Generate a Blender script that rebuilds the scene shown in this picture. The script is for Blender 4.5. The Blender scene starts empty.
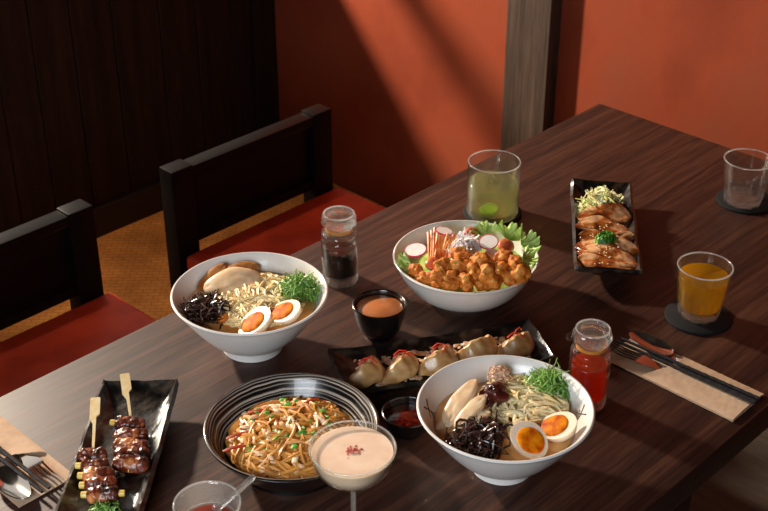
import bpy, bmesh, math, random
import numpy as np
from mathutils import Vector, Matrix, noise as mnoise

scene = bpy.context.scene
COL = scene.collection
PI = math.pi

# ------------------------------------------------------------------ camera geometry
F = 1286.0
PITCH = math.atan(754 / 1286.0)
YAW = math.atan2(1445, 1491.0)
CAM = np.array([0, 0, 1.71])
FH = np.array([math.cos(YAW), math.sin(YAW), 0])
RT = np.array([math.sin(YAW), -math.cos(YAW), 0])
UP = np.array([0, 0, 1.0])
FWD = FH * math.cos(PITCH) - UP * math.sin(PITCH)
CUP = FH * math.sin(PITCH) + UP * math.cos(PITCH)
TT = 0.75                                    # table top height


def at(x, y, z):
    """Point of the place, at height z, that the photograph shows at (x, y)."""
    d = FWD * F + RT * (x - 384) - CUP * (y - 255.5)
    return CAM + d * ((z - CAM[2]) / d[2])


# ------------------------------------------------------------------ materials
def srgb(h):
    h = h.lstrip('#')
    o = []
    for i in (0, 2, 4):
        c = int(h[i:i + 2], 16) / 255
        o.append(c / 12.92 if c <= .04045 else ((c + .055) / 1.055) ** 2.4)
    return (*o, 1)


def newmat(name):
    m = bpy.data.materials.new(name)
    m.use_nodes = True
    nt = m.node_tree
    nt.nodes.clear()
    out = nt.nodes.new('ShaderNodeOutputMaterial')
    return m, nt, out


def N(nt, kind, **kw):
    n = nt.nodes.new(kind)
    for k, v in kw.items():
        if k.startswith('in_'):
            n.inputs[k[3:].replace('_', ' ')].default_value = v
        else:
            setattr(n, k, v)
    return n


def ramp(nt, stops):
    r = nt.nodes.new('ShaderNodeValToRGB')
    el = r.color_ramp.elements
    while len(el) < len(stops):
        el.new(.5)
    for e, (p, c) in zip(el, stops):
        e.position = p
        e.color = c
    return r


def pm(name, c1, c2=None, scale=60, rough=.5, bump=0, bscale=None, coat=0, sss=0, spec=.5, detail=4,
       stretch=(1, 1, 1), island=False, metal=0, lo=.35, hi=.65, sheen=0, sssr=.004, c3=None, rot=0):
    """Principled material with a noise mix of two or three colours."""
    m, nt, out = newmat(name)
    b = N(nt, 'ShaderNodeBsdfPrincipled')
    nt.links.new(b.outputs[0], out.inputs[0])
    b.inputs['Roughness'].default_value = rough
    b.inputs['Metallic'].default_value = metal
    b.inputs['Specular IOR Level'].default_value = spec
    b.inputs['Coat Weight'].default_value = coat
    b.inputs['Coat Roughness'].default_value = .12
    if sss:
        b.inputs['Subsurface Weight'].default_value = sss
        b.inputs['Subsurface Radius'].default_value = (1, .5, .25)
        b.inputs['Subsurface Scale'].default_value = sssr
    if sheen:
        b.inputs['Sheen Weight'].default_value = sheen
    tc = N(nt, 'ShaderNodeTexCoord')
    mp = N(nt, 'ShaderNodeMapping')
    mp.inputs['Scale'].default_value = stretch
    mp.inputs['Rotation'].default_value = (0, 0, rot)
    nt.links.new(tc.outputs['Object'], mp.inputs[0])
    c1 = srgb(c1)
    if c2:
        c2 = srgb(c2)
        nz = N(nt, 'ShaderNodeTexNoise')
        nz.inputs['Scale'].default_value = scale
        nz.inputs['Detail'].default_value = detail
        nt.links.new(mp.outputs[0], nz.inputs['Vector'])
        stops = [(lo, c1), (hi, c2)] if not c3 else [(lo, c1), ((lo + hi) / 2, c2), (hi, srgb(c3))]
        r = ramp(nt, stops)
        if island:
            g = N(nt, 'ShaderNodeNewGeometry')
            mx = N(nt, 'ShaderNodeMath', operation='MULTIPLY_ADD')
            nt.links.new(g.outputs['Random Per Island'], mx.inputs[0])
            mx.inputs[1].default_value = .7
            ms = N(nt, 'ShaderNodeMath', operation='MULTIPLY')
            nt.links.new(nz.outputs[0], ms.inputs[0])
            ms.inputs[1].default_value = .35
            nt.links.new(ms.outputs[0], mx.inputs[2])
            nt.links.new(mx.outputs[0], r.inputs[0])
        else:
            nt.links.new(nz.outputs[0], r.inputs[0])
        nt.links.new(r.outputs[0], b.inputs['Base Color'])
    else:
        b.inputs['Base Color'].default_value = c1
    if bump:
        nb = N(nt, 'ShaderNodeTexNoise')
        nb.inputs['Scale'].default_value = bscale or scale
        nb.inputs['Detail'].default_value = 5
        nt.links.new(mp.outputs[0], nb.inputs['Vector'])
        bp = N(nt, 'ShaderNodeBump')
        bp.inputs['Strength'].default_value = bump
        bp.inputs['Distance'].default_value = .002
        nt.links.new(nb.outputs[0], bp.inputs['Height'])
        nt.links.new(bp.outputs[0], b.inputs['Normal'])
    return m


def wood(name, dark, mid, light, stretch, rough=.45, scale=9, bump=.15, fine=1.0, spec=.5, coat=0):
    m, nt, out = newmat(name)
    b = N(nt, 'ShaderNodeBsdfPrincipled')
    nt.links.new(b.outputs[0], out.inputs[0])
    b.inputs['Specular IOR Level'].default_value = spec
    b.inputs['Coat Weight'].default_value = coat
    tc = N(nt, 'ShaderNodeTexCoord')
    mp = N(nt, 'ShaderNodeMapping')
    mp.inputs['Scale'].default_value = stretch
    nt.links.new(tc.outputs['Object'], mp.inputs[0])
    n1 = N(nt, 'ShaderNodeTexNoise')
    n1.inputs['Scale'].default_value = scale
    n1.inputs['Detail'].default_value = 8
    n1.inputs['Roughness'].default_value = .62
    n1.inputs['Distortion'].default_value = .6
    nt.links.new(mp.outputs[0], n1.inputs['Vector'])
    n2 = N(nt, 'ShaderNodeTexNoise')
    n2.inputs['Scale'].default_value = scale * 7
    n2.inputs['Detail'].default_value = 3
    nt.links.new(mp.outputs[0], n2.inputs['Vector'])
    mx = N(nt, 'ShaderNodeMath', operation='MULTIPLY_ADD')
    nt.links.new(n2.outputs[0], mx.inputs[0])
    mx.inputs[1].default_value = .35 * fine
    sc = N(nt, 'ShaderNodeMath', operation='MULTIPLY')
    nt.links.new(n1.outputs[0], sc.inputs[0])
    sc.inputs[1].default_value = .72
    nt.links.new(sc.outputs[0], mx.inputs[2])
    r = ramp(nt, [(.36, srgb(dark)), (.52, srgb(mid)), (.72, srgb(light))])
    nt.links.new(mx.outputs[0], r.inputs[0])
    nt.links.new(r.outputs[0], b.inputs['Base Color'])
    rr = N(nt, 'ShaderNodeMapRange')
    rr.inputs[3].default_value = rough - .06
    rr.inputs[4].default_value = rough + .08
    nt.links.new(mx.outputs[0], rr.inputs[0])
    nt.links.new(rr.outputs[0], b.inputs['Roughness'])
    bp = N(nt, 'ShaderNodeBump')
    bp.inputs['Strength'].default_value = bump
    bp.inputs['Distance'].default_value = .0015
    nt.links.new(mx.outputs[0], bp.inputs['Height'])
    nt.links.new(bp.outputs[0], b.inputs['Normal'])
    return m


def glassmat(name, tint='#ffffff', clear=.75, rough=0.0, ior=1.45, tclear=None, body=0.0, bodycol=None):
    """Clear glass or liquid: see-through with a mirror-like skin, partly refracting, body mixes in scatter that brightens rims, bases and liquids."""
    m, nt, out = newmat(name)
    g = N(nt, 'ShaderNodeBsdfGlass')
    g.inputs['Color'].default_value = srgb(tint)
    g.inputs['IOR'].default_value = ior
    g.inputs['Roughness'].default_value = rough
    t = N(nt, 'ShaderNodeBsdfTransparent')
    t.inputs['Color'].default_value = srgb(tclear or tint)
    gl = N(nt, 'ShaderNodeBsdfGlossy')
    gl.inputs['Roughness'].default_value = .06
    lw = N(nt, 'ShaderNodeLayerWeight')
    pw = N(nt, 'ShaderNodeMath', operation='POWER')
    nt.links.new(lw.outputs['Facing'], pw.inputs[0])
    pw.inputs[1].default_value = 4
    fr = N(nt, 'ShaderNodeMath', operation='MULTIPLY_ADD')
    nt.links.new(pw.outputs[0], fr.inputs[0])
    fr.inputs[1].default_value = .8
    fr.inputs[2].default_value = .045
    m0 = N(nt, 'ShaderNodeMixShader')
    nt.links.new(fr.outputs[0], m0.inputs[0])
    nt.links.new(t.outputs[0], m0.inputs[1])
    nt.links.new(gl.outputs[0], m0.inputs[2])
    mx = N(nt, 'ShaderNodeMixShader')
    mx.inputs[0].default_value = clear
    nt.links.new(g.outputs[0], mx.inputs[1])
    nt.links.new(m0.outputs[0], mx.inputs[2])
    last = mx
    if body:
        tr = N(nt, 'ShaderNodeBsdfTranslucent')
        tr.inputs['Color'].default_value = srgb(bodycol or tint)
        df = N(nt, 'ShaderNodeBsdfDiffuse')
        df.inputs['Color'].default_value = srgb(bodycol or tint)
        mb = N(nt, 'ShaderNodeMixShader')
        mb.inputs[0].default_value = .35
        nt.links.new(tr.outputs[0], mb.inputs[1])
        nt.links.new(df.outputs[0], mb.inputs[2])
        m2 = N(nt, 'ShaderNodeMixShader')
        m2.inputs[0].default_value = body
        nt.links.new(mx.outputs[0], m2.inputs[1])
        nt.links.new(mb.outputs[0], m2.inputs[2])
        last = m2
    nt.links.new(last.outputs[0], out.inputs[0])
    return m


# ------------------------------------------------------------------ mesh building
class MB:
    def __init__(self):
        self.v, self.f = [], []

    def add(self, vs, fs):
        o = len(self.v)
        self.v.extend([tuple(float(c) for c in p) for p in vs])
        self.f.extend([tuple(i + o for i in f) for f in fs])
        return self

    def bm(self, b):
        b.verts.index_update()
        self.add([v.co for v in b.verts], [[v.index for v in f.verts] for f in b.faces])
        b.free()
        return self

    def box(self, lo, hi, bev=0, seg=2, M=None):
        b = bmesh.new()
        bmesh.ops.create_cube(b, size=1)
        for v in b.verts:
            v.co = Vector([lo[i] + (v.co[i] + .5) * (hi[i] - lo[i]) for i in range(3)])
        if bev:
            bmesh.ops.bevel(b, geom=list(b.edges), offset=bev, segments=seg, profile=.6, affect='EDGES')
        if M is not None:
            b.transform(M)
        return self.bm(b)

    def lathe(self, prof, c=(0, 0, 0), seg=72, mod=None):
        """Spin a list of (radius, height) about the vertical through c."""
        rings, vs, fs = [], [], []
        for (r, z) in prof:
            if r < 1e-7:
                rings.append([len(vs)])
                vs.append((c[0], c[1], c[2] + z))
            else:
                ring = []
                for k in range(seg):
                    a = 2 * PI * k / seg
                    rr = r * (mod(a, z, r) if mod else 1)
                    ring.append(len(vs))
                    vs.append((c[0] + rr * math.cos(a), c[1] + rr * math.sin(a), c[2] + z))
                rings.append(ring)
        for A, B in zip(rings, rings[1:]):
            for k in range(seg):
                k2 = (k + 1) % seg
                if len(A) == 1 and len(B) == 1:
                    continue
                if len(A) == 1:
                    fs.append((A[0], B[k2], B[k]))
                elif len(B) == 1:
                    fs.append((A[k], A[k2], B[0]))
                else:
                    fs.append((A[k], A[k2], B[k2], B[k]))
        return self.add(vs, fs)

    def tube(self, pts, r, seg=6, flat=1.0, caps=True):
        P = np.array(pts, float)
        n = len(P)
        R = np.full(n, r, float) if np.isscalar(r) else np.array(r, float)
        T = np.gradient(P, axis=0)
        T /= np.linalg.norm(T, axis=1)[:, None] + 1e-12
        a = np.array([0, 0, 1.0]) if abs(T[0][2]) < .9 else np.array([1.0, 0, 0])
        u = a - T[0] * (a @ T[0])
        u /= np.linalg.norm(u)
        vs, fs = [], []
        for i in range(n):
            u = u - T[i] * (u @ T[i])
            u /= np.linalg.norm(u) + 1e-12
            w = np.cross(T[i], u)
            for k in range(seg):
                t = 2 * PI * k / seg
                vs.append(P[i] + R[i] * (u * math.cos(t) * flat + w * math.sin(t)))
        for i in range(n - 1):
            for k in range(seg):
                k2 = (k + 1) % seg
                fs.append((i * seg + k, i * seg + k2, (i + 1) * seg + k2, (i + 1) * seg + k))
        if caps:
            fs.append(tuple(range(seg))[::-1])
            fs.append(tuple(range((n - 1) * seg, n * seg)))
        return self.add(vs, fs)

    def blob(self, c, rad, seed=0, amp=.18, freq=1.6, sub=3, rot=None, fine=0.0):
        b = bmesh.new()
        bmesh.ops.create_icosphere(b, subdivisions=sub, radius=1)
        off = Vector((seed * 7.31, seed * 3.7, seed * 1.9))
        for v in b.verts:
            d = v.co.normalized()
            s = 1 + amp * mnoise.noise(d * freq + off) * 1.6
            if fine:
                s += fine * mnoise.noise(d * freq * 4.2 + off) + fine * .6 * mnoise.noise(d * freq * 9 + off)
            v.co = Vector((d.x * rad[0], d.y * rad[1], d.z * rad[2])) * s
        M = Matrix.Translation(Vector(c)) @ (rot.to_4x4() if rot is not None else Matrix.Identity(4))
        b.transform(M)
        return self.bm(b)

    def roll(self, c, r, ln, seed, rot):
        """A blunt-ended, crinkled roll of meat along its own z."""
        nu, nv = 30, 26
        vs, fs = [], []
        for i in range(nu + 1):
            u = i / nu * 2 - 1
            e = max(.04, (1 - abs(u) ** 7)) ** .5
            for k in range(nv):
                a = 2 * PI * k / nv
                v = Vector((math.cos(a), math.sin(a), u * 1.4))
                s = 1 + .30 * mnoise.noise(v * 1.6 + Vector((seed * 3.3, 0, seed))) + .20 * mnoise.noise(v * 4.3 + Vector((0, seed, 5))) + .11 * mnoise.noise(v * 9)
                vs.append(Vector(c) + rot @ Vector((r * e * s * math.cos(a), r * .95 * e * s * math.sin(a), u * ln / 2 * (1 + .06 * mnoise.noise(v * 2)))))
        for i in range(nu):
            for k in range(nv):
                k2 = (k + 1) % nv
                fs.append((i * nv + k, i * nv + k2, (i + 1) * nv + k2, (i + 1) * nv + k))
        fs.append(tuple(range(nv))[::-1])
        fs.append(tuple(range(nu * nv, nu * nv + nv)))
        return self.add(vs, fs)

    def sheet(self, fn, nu, nv, th, thick=None):
        """A two-sided slab over the grid fn(u, v), u and v in 0..1."""
        G = np.array([[fn(i / nu, j / nv) for j in range(nv + 1)] for i in range(nu + 1)], float)
        du, dv = np.gradient(G, axis=0), np.gradient(G, axis=1)
        n = np.cross(du, dv)
        n /= np.linalg.norm(n, axis=2)[:, :, None] + 1e-12
        K = np.ones(G.shape[:2]) if thick is None else np.array(
            [[thick(i / nu, j / nv) for j in range(nv + 1)] for i in range(nu + 1)])
        A = G + n * (th / 2) * K[:, :, None]
        B = G - n * (th / 2) * K[:, :, None]
        W = nv + 1
        vs = list(A.reshape(-1, 3)) + list(B.reshape(-1, 3))
        o = (nu + 1) * W
        fs = []
        for i in range(nu):
            for j in range(nv):
                a = i * W + j
                fs.append((a, a + W, a + W + 1, a + 1))
                fs.append((o + a, o + a + 1, o + a + W + 1, o + a + W))
        for i in range(nu):
            for j, s in ((0, 1), (nv, -1)):
                a = i * W + j
                q = (a, o + a, o + a + W, a + W)
                fs.append(q if s > 0 else q[::-1])
        for j in range(nv):
            for i, s in ((0, -1), (nu, 1)):
                a = i * W + j
                q = (a, o + a, o + a + 1, a + 1)
                fs.append(q if s > 0 else q[::-1])
        return self.add(vs, fs)

    def build(self, name, mat, parent=None, smooth=True, angle=40):
        me = bpy.data.meshes.new(name)
        V = np.array(self.v)
        if parent is None:
            org = np.array([(V[:, 0].min() + V[:, 0].max()) / 2, (V[:, 1].min() + V[:, 1].max()) / 2, V[:, 2].min()])
        else:
            p = parent
            while p.parent is not None:
                p = p.parent
            org = np.array(p.location)
        me.from_pydata([tuple(p) for p in V - org], [], self.f)
        me.update()
        b = bmesh.new()
        b.from_mesh(me)
        bmesh.ops.recalc_face_normals(b, faces=b.faces)
        b.to_mesh(me)
        b.free()
        if smooth:
            for p in me.polygons:
                p.use_smooth = True
            me.set_sharp_from_angle(angle=math.radians(angle))
        o = bpy.data.objects.new(name, me)
        me.materials.append(mat)
        COL.objects.link(o)
        if parent is None:
            o.location = org
        else:
            o.parent = parent
        return o


def tag(o, label, cat, group=None, kind=None):
    o['label'] = label
    o['category'] = cat
    if group:
        o['group'] = group
    if kind:
        o['kind'] = kind
    return o


def thing(name, label, cat, loc, group=None):
    o = bpy.data.objects.new(name, None)
    o.empty_display_size = .05
    COL.objects.link(o)
    o.location = tuple(float(c) for c in loc)
    return tag(o, label, cat, group)


def struct(o):
    o['kind'] = 'structure'
    return o


def copy_tree(o, parent=None):
    c = o.copy()
    COL.objects.link(c)
    if parent is not None:
        c.parent = parent
    for ch in list(o.children):
        copy_tree(ch, c)
    return c


def rotm(normal, spin=0.0):
    """Rotation taking +Z to the given direction."""
    q = Vector((0, 0, 1)).rotation_difference(Vector(normal).normalized())
    return q.to_matrix() @ Matrix.Rotation(spin, 3, 'Z')


# ------------------------------------------------------------------ material library
M = {}
M['table'] = wood('dark_walnut', '#1d100a', '#382018', '#593828', (.5, 10, 10), rough=.48, scale=5, bump=.2, spec=.3)
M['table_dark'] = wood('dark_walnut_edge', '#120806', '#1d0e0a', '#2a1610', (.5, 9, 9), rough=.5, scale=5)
M['plank'] = wood('dark_plank', '#110a06', '#20130c', '#2e1c12', (9, 9, .5), rough=.65, scale=5, bump=.2, spec=.2)
M['column'] = wood('grey_brown_column', '#2c211b', '#43352c', '#5a483c', (12, 12, .45), rough=.6, scale=6, bump=.2, spec=.3)
M['ebony'] = wood('ebony_chair', '#060303', '#0b0605', '#100a08', (.6, 9, 9), rough=.42, scale=5, bump=.05, spec=.13)
M['black_trim'] = pm('black_trim', '#0c0706', '#150d0a', rough=.55)
M['plaster'] = pm('terracotta_plaster', '#78331f', '#8e4028', scale=3.2, rough=.85, bump=.25, bscale=45, spec=.15, detail=7, c3='#85452f', lo=.3, hi=.72)
M['ceil'] = pm('ceiling_paint', '#15110f', rough=.9)
M['dark_wall'] = pm('dark_wall', '#140d0b', '#1a110e', scale=4, rough=.9)
M['seat'] = pm('red_upholstery', '#a02c14', '#c43e1e', scale=14, rough=.55, bump=.15, bscale=350, spec=.35)
M['white'] = pm('white_glaze', '#dedad3', '#e6e2db', scale=20, rough=.22, coat=.3)
M['black_glaze'] = pm('black_glaze', '#0d0b0a', '#16120f', scale=40, rough=.22, coat=.4)
M['iron_glaze'] = pm('rough_black_glaze', '#0e0b09', '#4c3c2e', scale=60, rough=.3, bump=.8, bscale=60, coat=.3, lo=.45, hi=.75)
M['glass'] = glassmat('clear_glass', '#fafcfb', .86, rough=.02, body=.003, bodycol='#ffffff')
M['rim_glint'] = glassmat('glass_rim_painted_glint', '#fafcfb', .6, rough=.08, body=.22, bodycol='#ffffff')  # white scatter mixed in to imitate the glint of light along rims
M['brightened_glass'] = glassmat('thick_glass_painted_bright', '#fafcfb', .55, rough=.05, body=.05, bodycol='#ffffff')  # white scatter imitates light caught in bases, stoppers and the stem
M['thin_glass'] = glassmat('thin_clear_glass', '#fafcfa', .93, rough=.02, body=.006, bodycol='#ffffff')
M['plastic'] = glassmat('clear_plastic', '#f2f0ee', .6, rough=.03, ior=1.45, body=.10, bodycol='#f4f0ec')
M['tea'] = glassmat('amber_tea', '#e0a030', .7, ior=1.33, tclear='#f2d070', body=.40, bodycol='#e4b424')
M['lime_drink'] = glassmat('pale_lime_drink', '#eef0c0', .7, ior=1.33, tclear='#f3f3cc', body=.14, bodycol='#f2f0b8')
M['rose'] = glassmat('red_oil', '#e0440f', .6, ior=1.36, tclear='#f2803a', body=.36, bodycol='#f2600e')
M['soy'] = pm('soy_sauce', '#070302', rough=.08, coat=.3)
M['orange_ring'] = pm('orange_seal', '#b87a38', rough=.35)
M['coaster'] = pm('black_coaster', '#0d0d0e', '#121213', scale=80, rough=.75, spec=.25)
M['steel'] = pm('polished_steel', '#c9c4be', rough=.14, metal=1)
M['napkin'] = pm('kraft_paper', '#b99a7f', '#c7a98d', scale=55, rough=.85, bump=.25, bscale=120, spec=.15)
M['chop'] = pm('black_lacquer', '#17171a', '#242428', scale=200, rough=.35, bump=.3, bscale=260)
M['broth'] = pm('ramen_broth', '#cc863e', '#e6b272', scale=28, rough=.12, coat=.5, sss=.15)
M['noodle'] = pm('ramen_noodle', '#e2c180', '#f4deac', scale=40, rough=.45, coat=.05, spec=.3, sss=.25, island=True, lo=.1, hi=.9)
M['pale_noodle'] = pm('pale_noodle', '#e6c98c', '#f6e4b8', scale=40, rough=.45, coat=.05, spec=.3, sss=.25, island=True, lo=.1, hi=.9)
M['fried_noodle'] = pm('fried_noodle', '#a8601a', '#e2a450', scale=40, rough=.42, coat=.08, sss=.15, island=True, lo=.1, hi=.9)
M['egg_white'] = pm('egg_white', '#e6d3b8', '#ecdcc4', scale=30, rough=.25, sss=.4, coat=.2)
M['yolk'] = pm('jammy_yolk', '#a83c02', '#e2880e', scale=75, rough=.55, spec=.08, bump=.3, bscale=90)
M['scallion'] = pm('scallion', '#33701c', '#a0cc64', scale=30, rough=.4, island=True, lo=.05, hi=.95, sss=.1)
M['mushroom'] = pm('wood_ear', '#150b08', '#583a30', scale=50, rough=.25, coat=.3, island=True, lo=.2, hi=1)
M['chicken'] = pm('sliced_chicken', '#d9b48a', '#ecd0aa', scale=60, rough=.4, sss=.3, bump=.15, bscale=150, coat=.15)
M['chashu'] = pm('braised_pork', '#8a4f24', '#c28a50', scale=45, rough=.3, coat=.35, sss=.1)
M['karaage'] = pm('fried_chicken', '#a04c14', '#d07a28', scale=75, rough=.58, bump=1.0, bscale=210, spec=.3, c3='#eab060', lo=.28, hi=.72)
M['radish'] = pm('radish_flesh', '#f1e6e0', '#f7f0ea', scale=80, rough=.3, sss=.3)
M['radish_skin'] = pm('radish_skin', '#c42a4a', '#d8486a', scale=60, rough=.35)
M['carrot'] = pm('carrot', '#f88030', '#ffac68', scale=60, rough=.4, sss=.15)
M['lettuce'] = pm('lettuce', '#7db338', '#d8ea92', scale=45, rough=.4, sss=.1)
M['tomato'] = pm('tomato', '#c8502a', '#e08a58', scale=70, rough=.35, coat=.1)
M['onion'] = pm('shaved_onion', '#faf0ee', '#fdfaf8', scale=60, rough=.25, sss=.35, island=True)
M['dumpling'] = pm('dumpling_skin', '#a06e38', '#cca670', scale=40, rough=.32, coat=.25, sss=.3, c3='#dcc090', lo=.32, hi=.7)
M['pepper'] = pm('cooked_pepper', '#8a2410', '#b8481c', scale=60, rough=.35)
M['chili'] = pm('chili_thread', '#b81f10', '#e0481e', scale=60, rough=.35)
M['flakes'] = pm('crisp_flakes', '#c99a78', '#ecd0b4', scale=60, rough=.6, island=True)
M['pork'] = pm('glazed_pork', '#5c240a', '#a05622', scale=42, rough=.22, coat=.5, c3='#dca878', lo=.40, hi=.64)
M['cabbage'] = pm('cabbage', '#cdd27c', '#f2eec4', scale=40, rough=.4, island=True, sss=.2)
M['parsley'] = pm('parsley', '#1f5a10', '#5aa02c', scale=50, rough=.5, island=True)
M['sesame'] = pm('sesame', '#e3c690', '#f2e2b8', scale=50, rough=.5)
M['bamboo'] = pm('bamboo', '#e4c288', '#f0d6a2', scale=30, rough=.5, stretch=(4, 4, 1))
M['meat'] = pm('grilled_meat', '#1a0804', '#6a2a13', scale=48, rough=.32, coat=.25, bump=.9, bscale=110, c3='#d0824c', lo=.36, hi=.66)
M['leek'] = pm('leek', '#c79a35', '#e6cf74', scale=60, rough=.4)
M['sauce'] = pm('sesame_dressing', '#b06a3c', '#c07a4a', scale=60, rough=.3, coat=.15, sss=.1)
M['chili_oil'] = pm('chili_oil', '#2a0503', '#560f07', scale=170, rough=.15, coat=.4, c3='#8a2a14', lo=.38, hi=.78, bump=.5, bscale=150)
M['foam'] = pm('cream_foam', '#e6c2a4', '#efd0b4', scale=50, rough=.55, sss=.3)
M['red_powder'] = pm('red_powder', '#b03a2c', '#d4604a', scale=60, rough=.8, island=True)
M['minced'] = pm('dark_miso_mince', '#2a0d08', '#5a2016', scale=90, rough=.25, bump=.8, bscale=140, coat=.4)
M['ink'] = pm('ink', '#1a1412', rough=.6)
M['red_ink'] = pm('red_ink', '#b02a1c', rough=.6)
M['nut'] = pm('chopped_peanut', '#d9a878', '#f0d4ae', scale=80, rough=.5, island=True)
M['lime'] = pm('lime_flesh', '#8cc02a', '#b8dc58', scale=60, rough=.3, sss=.2)
M['ice'] = glassmat('ice', '#f6faf6', .5, rough=.05, ior=1.31)
M['jam'] = pm('red_sauce', '#6a1c12', '#8c2c1c', scale=60, rough=.2, coat=.4)


def stripes_mat():
    """Black glaze with brushed pale rings inside."""
    m, nt, out = newmat('black_glaze_brushed_rings')
    b = N(nt, 'ShaderNodeBsdfPrincipled')
    nt.links.new(b.outputs[0], out.inputs[0])
    b.inputs['Roughness'].default_value = .25
    b.inputs['Coat Weight'].default_value = .3
    tc = N(nt, 'ShaderNodeTexCoord')
    sp = N(nt, 'ShaderNodeSeparateXYZ')
    nt.links.new(tc.outputs['Object'], sp.inputs[0])
    cx = N(nt, 'ShaderNodeCombineXYZ')
    L = N(nt, 'ShaderNodeVectorMath', operation='LENGTH')
    nt.links.new(sp.outputs[0], cx.inputs[0])
    nt.links.new(sp.outputs[1], cx.inputs[1])
    nt.links.new(cx.outputs[0], L.inputs[0])
    nz = N(nt, 'ShaderNodeTexNoise')
    nz.inputs['Scale'].default_value = 14
    nt.links.new(tc.outputs['Object'], nz.inputs['Vector'])
    ma = N(nt, 'ShaderNodeMath', operation='MULTIPLY_ADD')
    nt.links.new(nz.outputs[0], ma.inputs[0])
    ma.inputs[1].default_value = .006
    nt.links.new(L.outputs['Value'], ma.inputs[2])
    c2 = N(nt, 'ShaderNodeCombineXYZ')
    nt.links.new(ma.outputs[0], c2.inputs[0])
    n2 = N(nt, 'ShaderNodeTexNoise')
    n2.noise_dimensions = '3D'
    n2.inputs['Scale'].default_value = 420
    n2.inputs['Detail'].default_value = 2
    nt.links.new(c2.outputs[0], n2.inputs['Vector'])
    r = ramp(nt, [(.48, srgb('#0d0b0a')), (.56, srgb('#a89d90'))])
    nt.links.new(n2.outputs[0], r.inputs[0])
    # only inside the wall band and on upward faces
    g1 = N(nt, 'ShaderNodeMath', operation='GREATER_THAN')
    nt.links.new(L.outputs['Value'], g1.inputs[0])
    g1.inputs[1].default_value = .060
    g2 = N(nt, 'ShaderNodeMath', operation='LESS_THAN')
    nt.links.new(L.outputs['Value'], g2.inputs[0])
    g2.inputs[1].default_value = .0985
    geo = N(nt, 'ShaderNodeNewGeometry')
    s2 = N(nt, 'ShaderNodeSeparateXYZ')
    nt.links.new(geo.outputs['True Normal'], s2.inputs[0])
    g3 = N(nt, 'ShaderNodeMath', operation='GREATER_THAN')
    nt.links.new(s2.outputs[2], g3.inputs[0])
    g3.inputs[1].default_value = .1
    m1 = N(nt, 'ShaderNodeMath', operation='MULTIPLY')
    m2 = N(nt, 'ShaderNodeMath', operation='MULTIPLY')
    nt.links.new(g1.outputs[0], m1.inputs[0])
    nt.links.new(g2.outputs[0], m1.inputs[1])
    nt.links.new(m1.outputs[0], m2.inputs[0])
    nt.links.new(g3.outputs[0], m2.inputs[1])
    mix = N(nt, 'ShaderNodeMix', data_type='RGBA')
    nt.links.new(m2.outputs[0], mix.inputs[0])
    mix.inputs[6].default_value = srgb('#100d0c')
    nt.links.new(r.outputs[0], mix.inputs[7])
    nt.links.new(mix.outputs[2], b.inputs['Base Color'])
    return m


M['rings'] = stripes_mat()


def tile_mat():
    m, nt, out = newmat('ochre_herringbone_tile')
    b = N(nt, 'ShaderNodeBsdfPrincipled')
    nt.links.new(b.outputs[0], out.inputs[0])
    b.inputs['Roughness'].default_value = .6
    tc = N(nt, 'ShaderNodeTexCoord')
    mp = N(nt, 'ShaderNodeMapping')
    mp.inputs['Rotation'].default_value = (0, 0, PI / 4)
    nt.links.new(tc.outputs['Object'], mp.inputs[0])
    br = N(nt, 'ShaderNodeTexBrick')
    br.inputs['Scale'].default_value = 17
    br.inputs['Color1'].default_value = srgb('#eaa85c')
    br.inputs['Color2'].default_value = srgb('#e09c50')
    br.inputs['Mortar'].default_value = srgb('#b47a3c')
    br.inputs['Mortar Size'].default_value = .02
    nt.links.new(mp.outputs[0], br.inputs['Vector'])
    nz = N(nt, 'ShaderNodeTexNoise')
    nz.inputs['Scale'].default_value = 6
    nz.inputs['Detail'].default_value = 6
    nt.links.new(tc.outputs['Object'], nz.inputs['Vector'])
    r = ramp(nt, [(.35, srgb('#b8a890')), (.65, srgb('#ffffff'))])
    nt.links.new(nz.outputs[0], r.inputs[0])
    mx = N(nt, 'ShaderNodeMix', data_type='RGBA', blend_type='MULTIPLY')
    mx.inputs[0].default_value = 1
    nt.links.new(br.outputs['Color'], mx.inputs[6])
    nt.links.new(r.outputs[0], mx.inputs[7])
    nt.links.new(mx.outputs[2], b.inputs['Base Color'])
    return m


M['tile'] = tile_mat()
M['floor_wood'] = wood('grey_floor_boards', '#2b2621', '#3e3730', '#51473d', (8, .6, 8), rough=.6, scale=6)

# ------------------------------------------------------------------ the room
XW, YW = 2.29, 2.66
struct(MB().box((-1.7, -1.7, -.1), (XW + .1, 1.35, 0)).build('floor', M['floor_wood'], smooth=False))
struct(MB().box((-1.7, 1.35, -.1), (XW + .1, YW + .1, 0)).build('floor.001', M['tile'], smooth=False))
struct(MB().box((-1.7, -1.7, 2.7), (XW + .1, YW + .1, 2.8)).build('ceiling', M['ceil'], smooth=False))
struct(MB().box((XW, -1.7, 0), (XW + .1, YW, 2.7)).build('wall_back', M['plaster'], smooth=False))
struct(MB().box((-1.7, -1.7, 0), (-1.6, YW, 2.7)).build('wall_front', M['dark_wall'], smooth=False))
struct(MB().box((-1.6, -1.7, 0), (XW, -1.6, 2.7)).build('wall_right', M['dark_wall'], smooth=False))
SILL = .884
w = MB()
x = -1.6
k = 0
random.seed(4)
while x < 2.21:
    wd = random.uniform(.10, .145)
    x2 = min(x + wd, 2.2102)
    d = random.uniform(0, .004)
    w.box((x + .0016, YW + d, .0), (x2 - .0016, YW + .05, SILL - .03), .002, 1)
    x = x2
w.box((-1.6, YW + .012, 0), (2.29, YW + .05, SILL - .03))
w.box((-1.6, YW + .0, SILL - .03), (2.29, YW + .05, SILL), .003, 1)
w.box((-1.6, YW, 2.35), (2.29, YW + .05, 2.7))
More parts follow.
